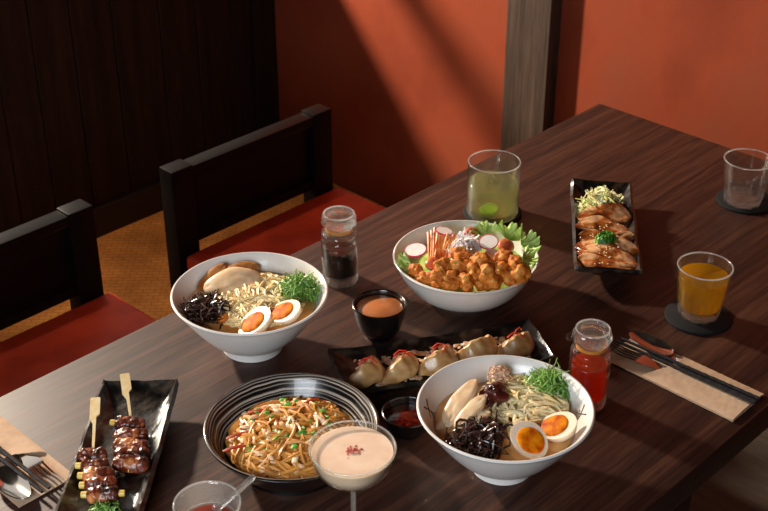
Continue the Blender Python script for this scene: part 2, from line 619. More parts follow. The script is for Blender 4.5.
w.box((-1.6, YW, SILL), (-.6, YW + .05, 2.35))
struct(w.build('wall_left', M['plank'], smooth=False))
f = MB()
f.box((-.6, YW + .005, SILL), (-.55, YW + .045, 2.35))
f.box((2.24, YW + .005, SILL), (2.29, YW + .045, 2.35))
f.box((-.55, YW + .005, 2.30), (2.24, YW + .045, 2.35))
f.box((-.55, YW + .01, 1.09), (2.24, YW + .04, 1.135))
struct(f.build('window_1', M['plank'], smooth=False))
struct(MB().box((2.21, YW - .012, 0), (2.29, YW, SILL), .002).build('trim_1', M['plank'], smooth=False))
struct(MB().box((2.248, 1.657, 0), (2.29, 1.782, 2.7), .002).build('trim_2', M['column'], smooth=False))
struct(MB().box((-1.6, YW - .014, 0), (2.21, YW, .085), .003).build('baseboard_left', M['black_trim'], smooth=False))

# ------------------------------------------------------------------ table
TY0, TY1, TX0, TX1 = .5455, 1.241, .2, 1.854
t = thing('dining_table', 'long dark walnut dining table carrying all the dishes', 'table', (1.03, .893, 0))
MB().box((TX0, TY0, TT - .042), (TX1, TY1, TT), .003).build('tabletop', M['table'], t)
for X in (.42, 1.015):
    MB().box((X, TY0 + .004, 0), (X + .075, TY1 - .03, TT - .042), .003).build('leg', M['table_dark'], t)
MB().box((.495, .87, .15), (1.015, .92, .23), .003).build('stretcher', M['table_dark'], t)

# ------------------------------------------------------------------ chairs
def chair(x0, x1, label):
    pw = .052
    t = thing('dining_chair', label, 'chair', ((x0 + x1) / 2, 1.57, 0), 'low backed chairs along the table')
    yb, yf = 1.792, 1.36
    MB().box((x0 + .012, yf, .405), (x1 + .012, yb - .02, .45), .010, 3).build('seat', M['seat'], t)
    MB().box((x0 + .01, yf + .012, .35), (x1 - .01, yb - .03, .405), .003).build('seat_frame', M['ebony'], t)
    for xa in (x0, x1 - pw):
        MB().box((xa, yb - .018, 0), (xa + pw, yb + .022, .632), .004).build('back_post', M['ebony'], t)
        MB().box((xa + .002, yf + .01, 0), (xa + .038, yf + .046, .35), .003).build('front_leg', M['ebony'], t)
    b = MB().box((x0 + .042, yb - .006, .472), (x1 - .042, yb + .010, .615), .002).build('backrest', M['ebony'], t)
    MB().box((x0 + .03, yb - .016, .607), (x1 - .03, yb + .020, .628), .004).build('top_rail', M['ebony'], b)
    MB().box((x0 + .03, yb - .012, .462), (x1 - .03, yb + .012, .482), .003).build('bottom_rail', M['ebony'], b)
    return t


chair(1.262, 1.676, 'black wooden low-backed chair with red seat, behind the soy sauce bottle')
chair(.672, 1.088, 'black wooden low-backed chair with red seat, cut off at the left edge')

# ------------------------------------------------------------------ bowls
def bowl_curve(r, rb, h, th, n=16, p=.78, foot=.012):
    return [(rb + .001 + (r - rb - .001) * (i / n) ** p, foot + (h - foot) * (i / n) ** 1.1) for i in range(n + 1)]


def bowl_profile(r, rb, h, th, p=.78, foot=.012, rim=.0016):
    o = bowl_curve(r, rb, h, th, p=p, foot=foot)
    prof = [(0, .004), (rb - .006, .004), (rb - .0045, 0), (rb - .0006, 0), (rb, .0007), (rb, foot - .002)] + o[:-1]
    prof += [(r, h - rim), (r - th * .25, h - .0003), (r - th * .5, h), (r - th * .8, h - .0004), (r - th, h - rim)]
    inn = [(max(a - th, .001), b) for a, b in o[1:-1]]
    prof += inn[::-1]
    prof += [(rb * .55, foot + .003), (0, foot + .002)]
    return prof


def inner_r(r, rb, h, th, z, p=.78, foot=.012):
    o = bowl_curve(r, rb, h, th, p=p, foot=foot)
    return float(np.interp(z, [b for a, b in o], [a - th for a, b in o]))


def liquid_profile(args, z, depth=.012, gap=.0010, p=.78, foot=.012, men=0):
    r, rb, h, th = args
    R1 = inner_r(r, rb, h, th, z, p, foot) - gap
    R0 = inner_r(r, rb, h, th, z - depth, p, foot) - gap
    return [(0, z - depth), (R0, z - depth), (R1, z - .0005), (R1 - .0006, z), (0, z)]


def stamp(bowl, c, args, ang, size, mat, strokes, name):
    """Brush strokes lying on a bowl's inner wall; strokes are polylines in (around, down)."""
    r, rb, h, th = args
    mb = MB()
    for st, wd in strokes:
        P = []
        for i in range(len(st) - 1):
            for q in range(5):
                P.append(np.array(st[i]) + (np.array(st[i + 1]) - np.array(st[i])) * q / 5)
        P.append(np.array(st[-1]))
        pts = []
        for (s, dn) in P:
            z = h - .006 - dn * size
            R = inner_r(r, rb, h, th, z) - .0002
            a = ang + s * size / R
            pts.append((c[0] + R * math.cos(a), c[1] + R * math.sin(a), c[2] + z))
        n = len(pts)
        mb.tube(pts, [wd * (1 - .55 * i / (n - 1)) for i in range(n)], 5)
    mb.build(name, mat, bowl)


B1 = (.887, 1.100, TT)
A1 = (.1013, .040, .085, .0042)
b1 = tag(MB().lathe(bowl_profile(*A1), B1, 96).build('ramen_bowl', M['white']),
         'white ramen bowl on the chair side beside the soy sauce bottle', 'bowl')
B2 = (.926, .708, TT)
A2 = (.0998, .0355, .087, .0042)
b2 = thing('ramen_bowl', 'white ramen bowl with black brush marks in front of the red bottle', 'bowl', B2)
bb = MB().lathe(bowl_profile(*A2), B2, 96).build('bowl_body', M['white'], b2)
SB = (1.180, .986, TT)
SA = (.1011, .050, .062, .0042)
tag(MB().lathe(bowl_profile(*SA, p=.5, foot=.006), SB, 96).build('salad_bowl', M['white']),
    'shallow white bowl holding the fried chicken salad', 'bowl')
NB = (.763, .886, TT)
NA = (.1002, .060, .056, .0045)
tag(MB().lathe(bowl_profile(*NA, p=.8, foot=.009), NB, 96).build('noodle_bowl', M['rings']),
    'black bowl with brushed pale rings holding fried noodles', 'bowl')

STR = [([(-.9, .2), (.1, .9), (.9, 1.3)], .0008), ([(.7, .1), (.0, .9), (-.5, 1.9)], .0008), ([(-.2, 1.2), (.3, 1.8)], .0006)]


def ang_to(c, p):
    return math.atan2(p[1] - c[1], p[0] - c[0])


stamp(b2, B2, A2, ang_to(B2, at(428, 407, TT + .075)), .0105, M['ink'], STR, 'brush_mark')
stamp(b2, B2, A2, ang_to(B2, at(586, 412, TT + .075)), .0105, M['ink'], STR, 'brush_mark')
stamp(b2, B2, A2, ang_to(B2, at(428, 407, TT + .075)), .0085, M['red_ink'], [([(.55, .55), (.62, .75)], .0007)], 'red_dot')
stamp(b2, B2, A2, ang_to(B2, at(586, 412, TT + .075)), .0085, M['red_ink'], [([(.75, 1.0), (.8, 1.2)], .0007)], 'red_dot')

# ------------------------------------------------------------------ food generators
def noodle_heap(c, rad, top, n, length, r, seed, wig=.9, layer=.006, step=.004, clamp=None, flat=1.0, seg=6):
    """Wandering strands over the dome top(x, y); rad is a function or a number limiting them."""
    rng = random.Random(seed)
    mb = MB()
    for _ in range(n):
        for _try in range(20):
            q = rng.random() ** .5
            a = rng.uniform(0, 2 * PI)
            x, y = q * math.cos(a), q * math.sin(a)
            break
        x *= rad
        y *= rad
        d = rng.uniform(0, 2 * PI)
        curl = rng.gauss(0, wig)
        lay = rng.random() * layer
        pts = []
        ph = rng.uniform(0, 6)
        for i in range(int(length * rng.uniform(.6, 1.2) / step)):
            R = math.hypot(x, y)
            if R > rad * .93:
                inward = math.atan2(-y, -x)
                diff = (inward - d + PI) % (2 * PI) - PI
                d += diff * .35
            curl = curl * .93 + rng.gauss(0, wig * .28)
            d += curl * .22
            x += step * math.cos(d)
            y += step * math.sin(d)
            z = top(x, y) + lay + .0016 * math.sin(i * .55 + ph)
            q_ = (c[0] + x, c[1] + y, z)
            pts.append(clamp(q_) if clamp else q_)
        if len(pts) > 3:
            mb.tube(pts, r, seg, flat)
    return mb


def in_bowl(c, args, margin=.0036, p=.78, foot=.012):
    """A function that keeps a point inside a bowl's inner wall."""
    def clamp(q):
        R = inner_r(*args, q[2] - c[2], p, foot) - margin
        if q[2] > c[2] + args[2]:
            R = 9
        d = math.hypot(q[0] - c[0], q[1] - c[1])
        if d > R:
            return np.array([c[0] + (q[0] - c[0]) * R / d, c[1] + (q[1] - c[1]) * R / d, q[2]])
        return np.array(q)
    return clamp


def tuft(c, rad, hgt, n, length, r, seed, seg=5, flat=.55, curl=.6, clamp=None, up=.45):
    """A springy pile of short curled strips."""
    rng = random.Random(seed)
    mb = MB()
    for _ in range(n):
        q = rng.random() ** .6
        a = rng.uniform(0, 2 * PI)
        x, y = c[0] + rad[0] * q * math.cos(a), c[1] + rad[1] * q * math.sin(a)
        z = c[2] + hgt * (1 - q * q) * rng.uniform(.3, 1.0)
        d = np.array([rng.gauss(0, 1), rng.gauss(0, 1), rng.gauss(0, up)])
        d /= np.linalg.norm(d)
        side = np.cross(d, [rng.gauss(0, 1), rng.gauss(0, 1), rng.gauss(0, 1)])
        side /= np.linalg.norm(side) + 1e-9
        L = length * rng.uniform(.5, 1.2)
        cur = rng.uniform(-curl, curl)
        wv, ph = rng.uniform(0, curl * .35), rng.uniform(0, 6)
        k = 10
        pts = []
        for i in range(k):
            s = i / (k - 1) - .5
            p = np.array([x, y, z]) + d * L * s + side * L * (cur * (s * s * 2 - .25) + wv * math.sin(s * 9 + ph) * .3)
            p[2] = max(p[2], c[2] - .004)
            if clamp:
                p = clamp(p)
            pts.append(p)
        mb.tube(pts, [r * (1 - .5 * abs(i / ((k - 1) / 2) - 1)) for i in range(k)], seg, flat)
    return mb


def slab_slice(c, L, W, th, ang, normal=(0, 0, 1), bend=0.0, taper=.3, seed=0, nu=18, nv=10, wave=.08):
    """A cut slice: rounded long outline, slightly domed and bent."""
    R = rotm(normal)
    R = R @ Matrix.Rotation(ang, 3, 'Z')

    def fn(u, v):
        a, b = (u * 2 - 1), (v * 2 - 1)
        # square to rounded outline
        e = math.sqrt(max(0, 1 - abs(a) ** 2.6)) if abs(a) < 1 else 0
        wv = 1 + wave * mnoise.noise(Vector((a * 1.7 + seed * 3.1, b * .7, seed)))
        wl = (1 - taper * (a * .5 + .5))
        x = a * L / 2
        y = b * W / 2 * max(e, .06) * wl * wv + W * .06 * math.sin(a * 1.4 + seed)
        z = -bend * (a * a) * L + .0012 * mnoise.noise(Vector((a * 3, b * 3, seed * 5.0))) - .12 * th * (b * b)
        return Vector(c) + R @ Vector((x, y, z))
    return MB().sheet(fn, nu, nv, th, lambda u, v: max(.35, math.sqrt(max(0, 1 - .8 * max(abs(u * 2 - 1), abs(v * 2 - 1)) ** 6))))


def egg_half(c, normal, spin, label, group, L=.0245, W=.0195):
    R = rotm(normal, spin)
    C = Vector(c)
    t = thing('egg_half', label, 'egg', c, group)
    mb = MB()
    b = bmesh.new()
    bmesh.ops.create_uvsphere(b, u_segments=40, v_segments=24, radius=1)
    for v in b.verts:
        x, y, z = v.co
        s = 1 + .12 * x
        if z > 0:
            zz = .0010 * (1 - (x * x + y * y)) * 0 + min(z, .0) + .0
            rr = math.hypot(x, y)
            v.co = Vector((x * L, y * W * s, .0004 * (1 - rr)))
            # spread the upper dome flat
        else:
            v.co = Vector((x * L, y * W * s, z * W * .95))
    for v in b.verts:
        v.co = C + R @ v.co
    mb.bm(b)
    mb.build('egg_white', M['egg_white'], t, angle=55)
    y = MB()
    b = bmesh.new()
    bmesh.ops.create_uvsphere(b, u_segments=32, v_segments=16, radius=1)
    for v in b.verts:
        x, yy, z = v.co
        k = 1 + .06 * mnoise.noise(Vector((x * 1.4, yy * 1.4, spin)))
        v.co = C + R @ Vector((x * .0172 * k - .0018, yy * .0150 * k, z * .0024 + .0005))
    y.bm(b)
    y.build('yolk', M['yolk'], t)
    return t


def nrm(up, right=0.0, cam=0.0):
    v = UP * up + RT * right - FH * cam
    return tuple(v / np.linalg.norm(v))


# ------------------------------------------------------------------ ramen bowl on the chair side
CL1, CL2 = in_bowl(B1, A1), in_bowl(B2, A2)
LZ1 = .065
tag(MB().lathe(liquid_profile(A1, LZ1), B1, 72).build('ramen_broth', M['broth']),
    'golden broth in the ramen bowl on the chair side', 'soup')
z0 = TT + LZ1
cn = at(258, 303, z0)
tag(noodle_heap((cn[0], cn[1], 0), .062, lambda x, y: z0 - .001 + .008 * max(0, 1 - (x * x + y * y) / .0036), 140, .13, .0018, 11,
                wig=1.3, layer=.007, clamp=CL1).build('ramen_noodles', M['noodle']),
    'curly yellow noodles in the ramen bowl on the chair side', 'noodles', kind='stuff')
p = at(299, 290, z0 + .008)
tag(tuft((p[0], p[1], z0 + .004), (.029, .027), .023, 260, .028, .0011, 3, curl=1.6, clamp=CL1).build('chopped_scallion', M['scallion']),
    'fresh green scallion strips in the ramen bowl on the chair side', 'scallion', kind='stuff')
p = at(205, 311, z0 + .006)
tag(tuft((p[0], p[1], z0 + .002), (.033, .027), .019, 170, .034, .0018, 5, flat=.4, curl=1.7, clamp=CL1, up=.3).build('wood_ear_mushroom', M['mushroom']),
    'dark shredded mushroom in the ramen bowl on the chair side', 'mushroom', kind='stuff')
for (px, py), L, W, ang, lab in (((212, 277), .058, .030, YAW - .55, 'thin brown pork slice tucked deepest at the back of the chair-side ramen bowl'),
                                 ((240, 270), .052, .028, YAW - 1.2, 'thin brown pork slice behind the pale chicken in the chair-side ramen bowl')):
    p = at(px, py, z0 + .010)
    tag(slab_slice((p[0], p[1], z0 + .009), L, W, .004, ang, nrm(1, 0, .45), seed=px, bend=.05).build('pork_slice', M['chashu']),
        lab, 'meat', 'thin pork slices in the chair side ramen')
p = at(233, 281, z0 + .014)
tag(slab_slice((p[0], p[1], z0 + .013), .076, .034, .011, YAW - 1.25, nrm(1, .05, .40), seed=2, bend=.10, taper=-.30, wave=.16).build('chicken_slice', M['chicken']),
    'thick pale chicken slice at the back of the chair-side ramen bowl', 'meat')
p = at(254, 321, z0 + .012)
egg_half((p[0], p[1], z0 + .012), nrm(1, -.50, .22), YAW - .9, 'soy egg half nearest the front rim in the chair-side ramen bowl', 'egg halves in the chair side ramen')
p = at(283, 311, z0 + .013)
egg_half((p[0], p[1], z0 + .013), nrm(1, -.45, .15), YAW - 1.9, 'soy egg half below the scallion in the chair-side ramen bowl', 'egg halves in the chair side ramen')
p = at(224, 317, z0 + .008)
tag(MB().blob((p[0], p[1], z0 + .006), (.009, .007, .006), 4, .2, sub=3, fine=.08).build('meat_crumb', M['karaage']),
    'small orange meat piece between mushroom and egg in the chair-side ramen', 'meat')

# ------------------------------------------------------------------ ramen bowl with brush marks
LZ2 = .063
z0 = TT + LZ2
tag(MB().lathe(liquid_profile(A2, LZ2), B2, 72).build('ramen_broth', M['broth']),
    'creamy orange broth in the brush-marked ramen bowl', 'soup')
cn = at(522, 405, z0)
tag(noodle_heap((cn[0], cn[1], 0), .052, lambda x, y: z0 - .001 + .009 * max(0, 1 - (x * x + y * y) / .0027), 115, .13, .0018, 21,
                wig=1.3, layer=.008, clamp=CL2).build('ramen_noodles', M['pale_noodle']),
    'curly pale noodles in the brush-marked ramen bowl', 'noodles', kind='stuff')
p = at(549, 388, z0 + .008)
tag(tuft((p[0], p[1], z0 + .004), (.029, .025), .023, 260, .027, .0011, 8, curl=1.6, clamp=CL2).build('chopped_scallion', M['scallion']),
    'fresh green scallion strips in the brush-marked ramen bowl', 'scallion', kind='stuff')
p = at(477, 441, z0 + .006)
tag(tuft((p[0], p[1], z0 + .002), (.037, .025), .018, 180, .036, .0018, 9, flat=.4, curl=1.7, clamp=CL2, up=.3).build('wood_ear_mushroom', M['mushroom']),
    'dark shredded mushroom in the brush-marked ramen bowl', 'mushroom', kind='stuff')
for (px, py, dz), L, W, ang, lab in (((461, 401, .016), .070, .024, YAW - .55, 'longest chicken slice leaning left in the brush-marked ramen bowl'),
                                     ((470, 411, .015), .054, .020, YAW - .75, 'middle chicken slice in the brush-marked ramen bowl'),
                                     ((475, 420, .011), .040, .017, YAW - .95, 'shortest chicken slice beside mushrooms in the brush-marked ramen bowl')):
    p = at(px, py, z0 + dz)
    tag(slab_slice((p[0], p[1], z0 + dz), L, W * 1.12, .0065, ang, nrm(1, -.25, .30), seed=px, bend=.06, taper=.25).build('chicken_slice', M['chicken']),
        lab, 'meat', 'chicken slices in the brush marked ramen')
p = at(494, 393, z0 + .018)
tag(MB().blob((p[0], p[1], z0 + .014), (.016, .015, .014), 6, .22, sub=4, fine=.12).build('miso_mince', M['minced']),
    'dark red-brown mince ball topped with white flakes in the ramen', 'mince')
p = at(500, 377, z0 + .016)
tag(tuft((p[0], p[1], z0 + .016), (.016, .013), .013, 80, .012, .0011, 14, curl=1.5).build('white_shreds', M['flakes']),
    'pale shredded topping behind the dark mince ball', 'topping', kind='stuff')
p = at(530, 438, z0 + .016)
egg_half((p[0], p[1], z0 + .014), nrm(1, .12, .38), YAW + .5, 'soy egg half beside the mushrooms in the brush-marked ramen bowl', 'egg halves in the brush marked ramen')
p = at(556, 424, z0 + .016)
egg_half((p[0], p[1], z0 + .014), nrm(1, -.50, .12), YAW - 1.9, 'soy egg half against the right rim of the brush-marked ramen bowl', 'egg halves in the brush marked ramen')

# ------------------------------------------------------------------ salad bowl
ZS = TT + .05
p = SB
tag(MB().lathe([(0, .016), (.05, .016), (.074, .030), (.085, .041), (.06, .046), (0, .049)], SB, 48,
               lambda a, z, r: 1 + .02 * math.sin(5 * a + z * 90)).build('shredded_salad', M['lettuce']),
    'bed of green salad under the fried chicken', 'salad', kind='stuff')


def lettuce_leaf(c, size, ang, normal, seed):
    R = rotm(normal) @ Matrix.Rotation(ang, 3, 'Z')

    def fn(u, v):
        a, q = (u - .5) * 2.6, .08 + v * .92
        rr = size * q * (1 + .04 * math.sin(7 * a + seed))
        ruf = size * .24 * q ** 3 * math.sin(9 * a + seed * 2 + 2 * q) + size * .16 * q ** 4 * math.sin(21 * a + seed) + size * .16 * q * math.sin(5 * a + seed)
        return Vector(c) + R @ Vector((rr * math.cos(a), rr * math.sin(a), ruf + size * .25 * q * q))
    return MB().sheet(fn, 64, 14, .0008)


leaves = [((521, 246), .026, YAW - 1.2, nrm(1, .15, .35), 'ruffled lettuce leaf at the right rim of the salad bowl'),
          ((507, 240), .024, YAW - .5, nrm(1, .1, .55), 'ruffled lettuce leaf rising at the back right of the salad bowl'),
          ((522, 259), .020, YAW - 1.5, nrm(1, .2, .3), 'ruffled lettuce leaf beside the rightmost fried chicken'),
          ((411, 263), .018, YAW + 1.6, nrm(1, -.1, .3), 'small lettuce leaf under the left radish slice'),
          ((486, 236), .020, YAW + .2, nrm(1, 0, .6), 'small lettuce leaf at the back rim of the salad bowl')]
for i, ((px, py), s, a, n_, lab) in enumerate(leaves):
    p = at(px, py, ZS + .012)
    tag(lettuce_leaf((p[0], p[1], ZS + .012), s, a, n_, i * 1.7 + .4).build('lettuce_leaf', M['lettuce'], angle=80), lab, 'lettuce', 'lettuce leaves in the salad')
p = at(466, 247, ZS + .016)
tag(tuft((p[0], p[1], ZS + .008), (.026, .020), .024, 120, .024, .0024, 31, flat=.35, curl=1.8).build('shaved_onion', M['onion']),
    'heap of white shaved onion in the salad bowl', 'onion', kind='stuff')
# carrot sticks, fanned from left to right
rng = random.Random(5)
ordn = ['first', 'second', 'third', 'fourth', 'fifth', 'sixth', 'seventh', 'eighth', 'ninth', 'tenth']
base = at(437, 258, ZS + .006)
for i in range(10):
    topx = 424 + i * 3.3
    a = at(429 + i * 2.1, 259 + rng.uniform(-2, 2), ZS + .006)
    b = at(topx + 4, 226 + abs(i - 3) * 1.8 + rng.uniform(-2, 2), ZS + .026 + rng.uniform(-.003, .003))
    a, b = np.array(a), np.array(b)
    m_ = (a + b) / 2 + np.array([0, 0, .003])
    tag(MB().tube([a, (a + m_) / 2 + [0, 0, .001], m_, (b + m_) / 2 + [0, 0, .001], b], .0016, 4).build('carrot_stick', M['carrot'], smooth=False),
        'thin carrot stick, %s from the left in the salad bowl bundle' % ordn[i], 'carrot', 'carrot sticks in the salad')


def radish(c, r, normal, label):
    R = rotm(normal)
    t = thing('radish_slice', label, 'radish', c, 'radish slices in the salad')
    a = MB().lathe([(0, -.0008), (r * .93, -.0008), (r * .93, .0008), (0, .0009)], (0, 0, 0), 36)
    a.v = [tuple(Vector(c) + R @ Vector(q)) for q in a.v]
    a.build('flesh', M['radish'], t)
    a = MB().lathe([(r * .93, -.0009), (r, -.0008), (r * 1.0, .0008), (r * .93, .0010), (r * .93, -.0009)], (0, 0, 0), 36)
    a.v = [tuple(Vector(c) + R @ Vector(q)) for q in a.v]
    a.build('skin', M['radish_skin'], t)


for (px, py, dz), r, n_, lab in (((415.5, 250, .022), .0155, nrm(1, -.12, .12), 'radish slice lying flat at the left of the salad'),
                                 ((444, 231, .026), .0125, nrm(1, .2, -.05), 'radish slice on top of the carrot sticks'),
                                 ((488.5, 242, .024), .0135, nrm(1, -.1, .35), 'radish slice right of the shaved onion'),
                                 ((493, 255, .022), .0115, nrm(1, .3, .3), 'half-buried radish slice behind the fried chicken')):
    p = at(px, py, ZS + dz)
    radish(tuple(p), r, n_, lab)
for (px, py, dz), r, lab in (((506, 246, .022), .0110, 'tomato piece at the right below the lettuce'),
                             ((471, 233, .016), .0095, 'tomato piece at the back rim behind the onion'),
                             ((433, 264, .016), .0105, 'tomato piece below the carrot sticks')):
    p = at(px, py, ZS + dz)
    tag(MB().blob(tuple(p), (r * 1.2, r, r * .62), px, .10, sub=3, rot=Matrix.Rotation(.5, 3, 'X')).build('tomato_piece', M['tomato']), lab, 'tomato', 'tomato pieces in the salad')
rows = [('back', .030, [(460, 255), (481, 261), (504, 257), (515, 263)], .0125),
        ('second', .024, [(444, 267), (459, 266), (473, 270), (487, 273), (501, 270), (521, 273)], .0130),
        ('third', .017, [(437, 276), (449, 277), (468, 279), (495, 281), (511, 278)], .0125),
        ('front', .011, [(413, 272), (424, 278), (436, 282), (452, 284), (467, 285), (484, 284)], .0105)]
for rn, dz, pts, r in rows:
    for i, (px, py) in enumerate(pts):
        p = at(px, py, ZS + dz)
        rg = random.Random(px * 7)
        r_ = r * rg.uniform(.88, 1.12)
        p = in_bowl(SB, SA, r_ * 1.35, .5, .006)(p)
        tag(MB().blob(tuple(p), (r_ * rg.uniform(1.0, 1.35), r_ * rg.uniform(.8, 1.05), r_ * rg.uniform(.75, .95)), px, .25, 1.6, 4,
                      Matrix.Rotation(rg.uniform(0, 3), 3, 'Z') @ Matrix.Rotation(rg.uniform(-.6, .6), 3, 'X'), .085).build('fried_chicken_piece', M['karaage'], angle=80),
            'golden fried chicken chunk, %s from left in the %s row of the salad' % (ordn[i], rn), 'fried chicken', 'fried chicken chunks in the salad')

# ------------------------------------------------------------------ fried noodles
zN = TT + .024
tag(noodle_heap((NB[0], NB[1], 0), .076, lambda x, y: zN + .024 * max(0, 1 - (x * x + y * y) / .0066), 200, .15, .0022, 41,
                wig=.8, layer=.009, clamp=in_bowl(NB, NA, .0035, .8, .009)).build('fried_noodles', M['fried_noodle']),
    'glossy brown fried noodles heaped in the black ringed bowl', 'noodles', kind='stuff')


def scatter(c, rad, top, n, size, seed, asp=(1, .8, .6), ring=0):
    rg = random.Random(seed)
    mb = MB()
    for _ in range(n):
        q = (ring + (1 - ring) * rg.random()) ** .5
        a = rg.uniform(0, 2 * PI)
        x, y = rad * q * math.cos(a), rad * q * math.sin(a)
        s = size * rg.uniform(.6, 1.4)
        R = Matrix.Rotation(rg.uniform(0, 6), 3, 'Z') @ Matrix.Rotation(rg.uniform(-.8, .8), 3, 'X')
        mb.blob((c[0] + x, c[1] + y, top(x, y) + s * .3), (s * asp[0], s * asp[1], s * asp[2]), rg.random() * 50, .3, 1.6, 2, R)
    return mb


topN = lambda x, y: zN + .0085 + .024 * max(0, 1 - (x * x + y * y) / .0066)
tag(scatter(NB, .070, topN, 60, .0036, 51, (1.4, .8, .4)).build('chopped_peanuts', M['nut']), 'pale chopped peanuts strewn over the fried noodles', 'peanuts', kind='stuff')
tag(scatter(NB, .058, topN, 60, .0033, 52, (1.2, .9, .3)).build('cilantro_leaves', M['parsley']), 'chopped green herb leaves strewn over the fried noodles', 'herb', kind='stuff')
rg = random.Random(9)
for i, (px, py, lab) in enumerate(((240, 436, 'red pepper strip at the left of the fried noodles'),
                                   ((237), 449, 'orange pepper strip near the left front of the fried noodles'),
                                   (262, 412, 'red pepper strip at the back left of the fried noodles'),
                                   (308, 404, 'dark red pepper strip against the rear ringed wall of the bowl'))):
    p = at(px, py, zN + .020)
    d = rg.uniform(-.4, .4) + YAW - 1.2
    dv = np.array([math.cos(d), math.sin(d), 0]) * .016
    tag(MB().tube([p - dv, p - dv * .3 + [0, 0, .003], p + dv * .4 + [0, 0, .003], p + dv], [.0018, .0026, .0026, .0016], 6, .5).build('pepper_strip', M['pepper']),
        lab, 'pepper', 'pepper strips in the fried noodles')

# ------------------------------------------------------------------ small sauce cup and chili saucer
CB = (1.022, .999, TT)
CA = (.0362, .0195, .0495, .0030)
tag(MB().lathe(bowl_profile(*CA, p=.45, foot=.006, rim=.0012), CB, 72).build('sauce_cup', M['black_glaze']),
    'small black cup of creamy brown sauce between the two bowls', 'cup')
tag(MB().lathe(liquid_profile(CA, .0425, .02, p=.45, foot=.006), CB, 64).build('creamy_sauce', M['sauce']),
    'creamy brown sauce in the small black cup', 'sauce')
c = at(408, 411, TT + .029)
DB = (c[0], c[1], TT)
DA = (.0315, .019, .029, .0025)
tag(MB().lathe(bowl_profile(*DA, p=.55, foot=.005, rim=.0010), DB, 64).build('chili_saucer', M['black_glaze']),
    'small black saucer of chili oil left of the brush-marked bowl', 'saucer')
tag(MB().lathe(liquid_profile(DA, .0205, .01, p=.55, foot=.005), DB, 56).build('chili_oil', M['chili_oil']),
    'dark red chili oil with flakes in the small saucer', 'sauce')

# ------------------------------------------------------------------ rectangular plates
def rect_plate(c, ang, label, L=.273, W=.092, seed=0, curl=.010, lip=.013, name='rectangular_plate'):
    ca, sa = math.cos(ang), math.sin(ang)
    t = thing(name, label, 'plate', (c[0], c[1], TT), 'black rectangular plates')

    def loc(a, b, z):
        return (c[0] + ca * a - sa * b, c[1] + sa * a + ca * b, TT + z)

    def fn(u, v):
        a, b = u * 2 - 1, v * 2 - 1
        wav = 1 + .035 * mnoise.noise(Vector((a * 2.2 + seed, seed, b))) * abs(b)
        e = max(abs(a) ** 9, abs(b) ** 5)
        z = .0115 + lip * e + curl * abs(a) ** 5 * .8 + .0016 * mnoise.noise(Vector((a * 3, b * 2, seed + 3.3))) + .003 * mnoise.noise(Vector((a * 4.5, b * 1.0, seed))) * e
        return loc(a * L / 2 * (1 + .012 * mnoise.noise(Vector((b * 2, seed, 0)))), b * W / 2 * wav, z)
    MB().sheet(fn, 60, 30, .0055).build('plate_body', M['iron_glaze'], t, angle=70)
    mb = MB()
    R = Matrix.Translation((c[0], c[1], TT)) @ Matrix.Rotation(ang, 4, 'Z')
    mb.box((-L * .33, -W * .3, 0), (L * .33, W * .3, .010), .002, 2, R)
    mb.build('foot', M['iron_glaze'], t)
    return loc


gy = rect_plate((1.016, .8835), math.radians(-30.6), 'long black plate carrying the row of gyoza', W=.094, seed=1, curl=.006, lip=.011)
pk = rect_plate((1.4345, .9315), math.atan2(-.616, -.788), 'black plate carrying glazed pork slices, nearest the wall', seed=5, curl=.009)
sk = rect_plate((.612, 1.0155), math.atan2(.67, .74), 'rugged black plate carrying the two meat skewers', seed=9, curl=.008)

# gyoza
def gyoza(c, ang, label, seed, L=.062, W=.034, Hh=.031):
    R = Matrix.Rotation(ang, 3, 'Z')
    t = thing('gyoza', label, 'dumpling', c, 'gyoza on the black plate')
    nu, nv = 40, 24
    vs, fs = [], []
    for i in range(nu + 1):
        u = i / nu * 2 - 1
        s = max(1 - abs(u) ** 2.3, .0) ** .55
        s = max(s, .03)
        for j in range(nv):
            a = 2 * PI * j / nv
            ca, sa = math.cos(a), math.sin(a)
            top = max(0, sa)
            w = W / 2 * s * ca * (1 - .62 * top ** 1.5)
            z = Hh * s * (.36 * sa + .36) if sa < 0 else Hh * s * (.36 + .64 * sa)
            pl = top ** 2 * .0019 * math.sin(u * 14 + seed)
            x = u * L / 2
            y = w + pl + .010 * (u * u) - .004
            nz_ = .0021 * mnoise.noise(Vector((x * 90, y * 90, z * 90 + seed)))
            vs.append(Vector(c) + R @ Vector((x, y + nz_, max(z + nz_, .0002))))
    for i in range(nu):
        for j in range(nv):
            j2 = (j + 1) % nv
            fs.append((i * nv + j, (i + 1) * nv + j, (i + 1) * nv + j2, i * nv + j2))
    fs.append(tuple(range(nv)))
    fs.append(tuple(range(nu * nv, nu * nv + nv))[::-1])
    MB().add(vs, fs).build('dumpling_skin', M['dumpling'], t, angle=70)
    return t


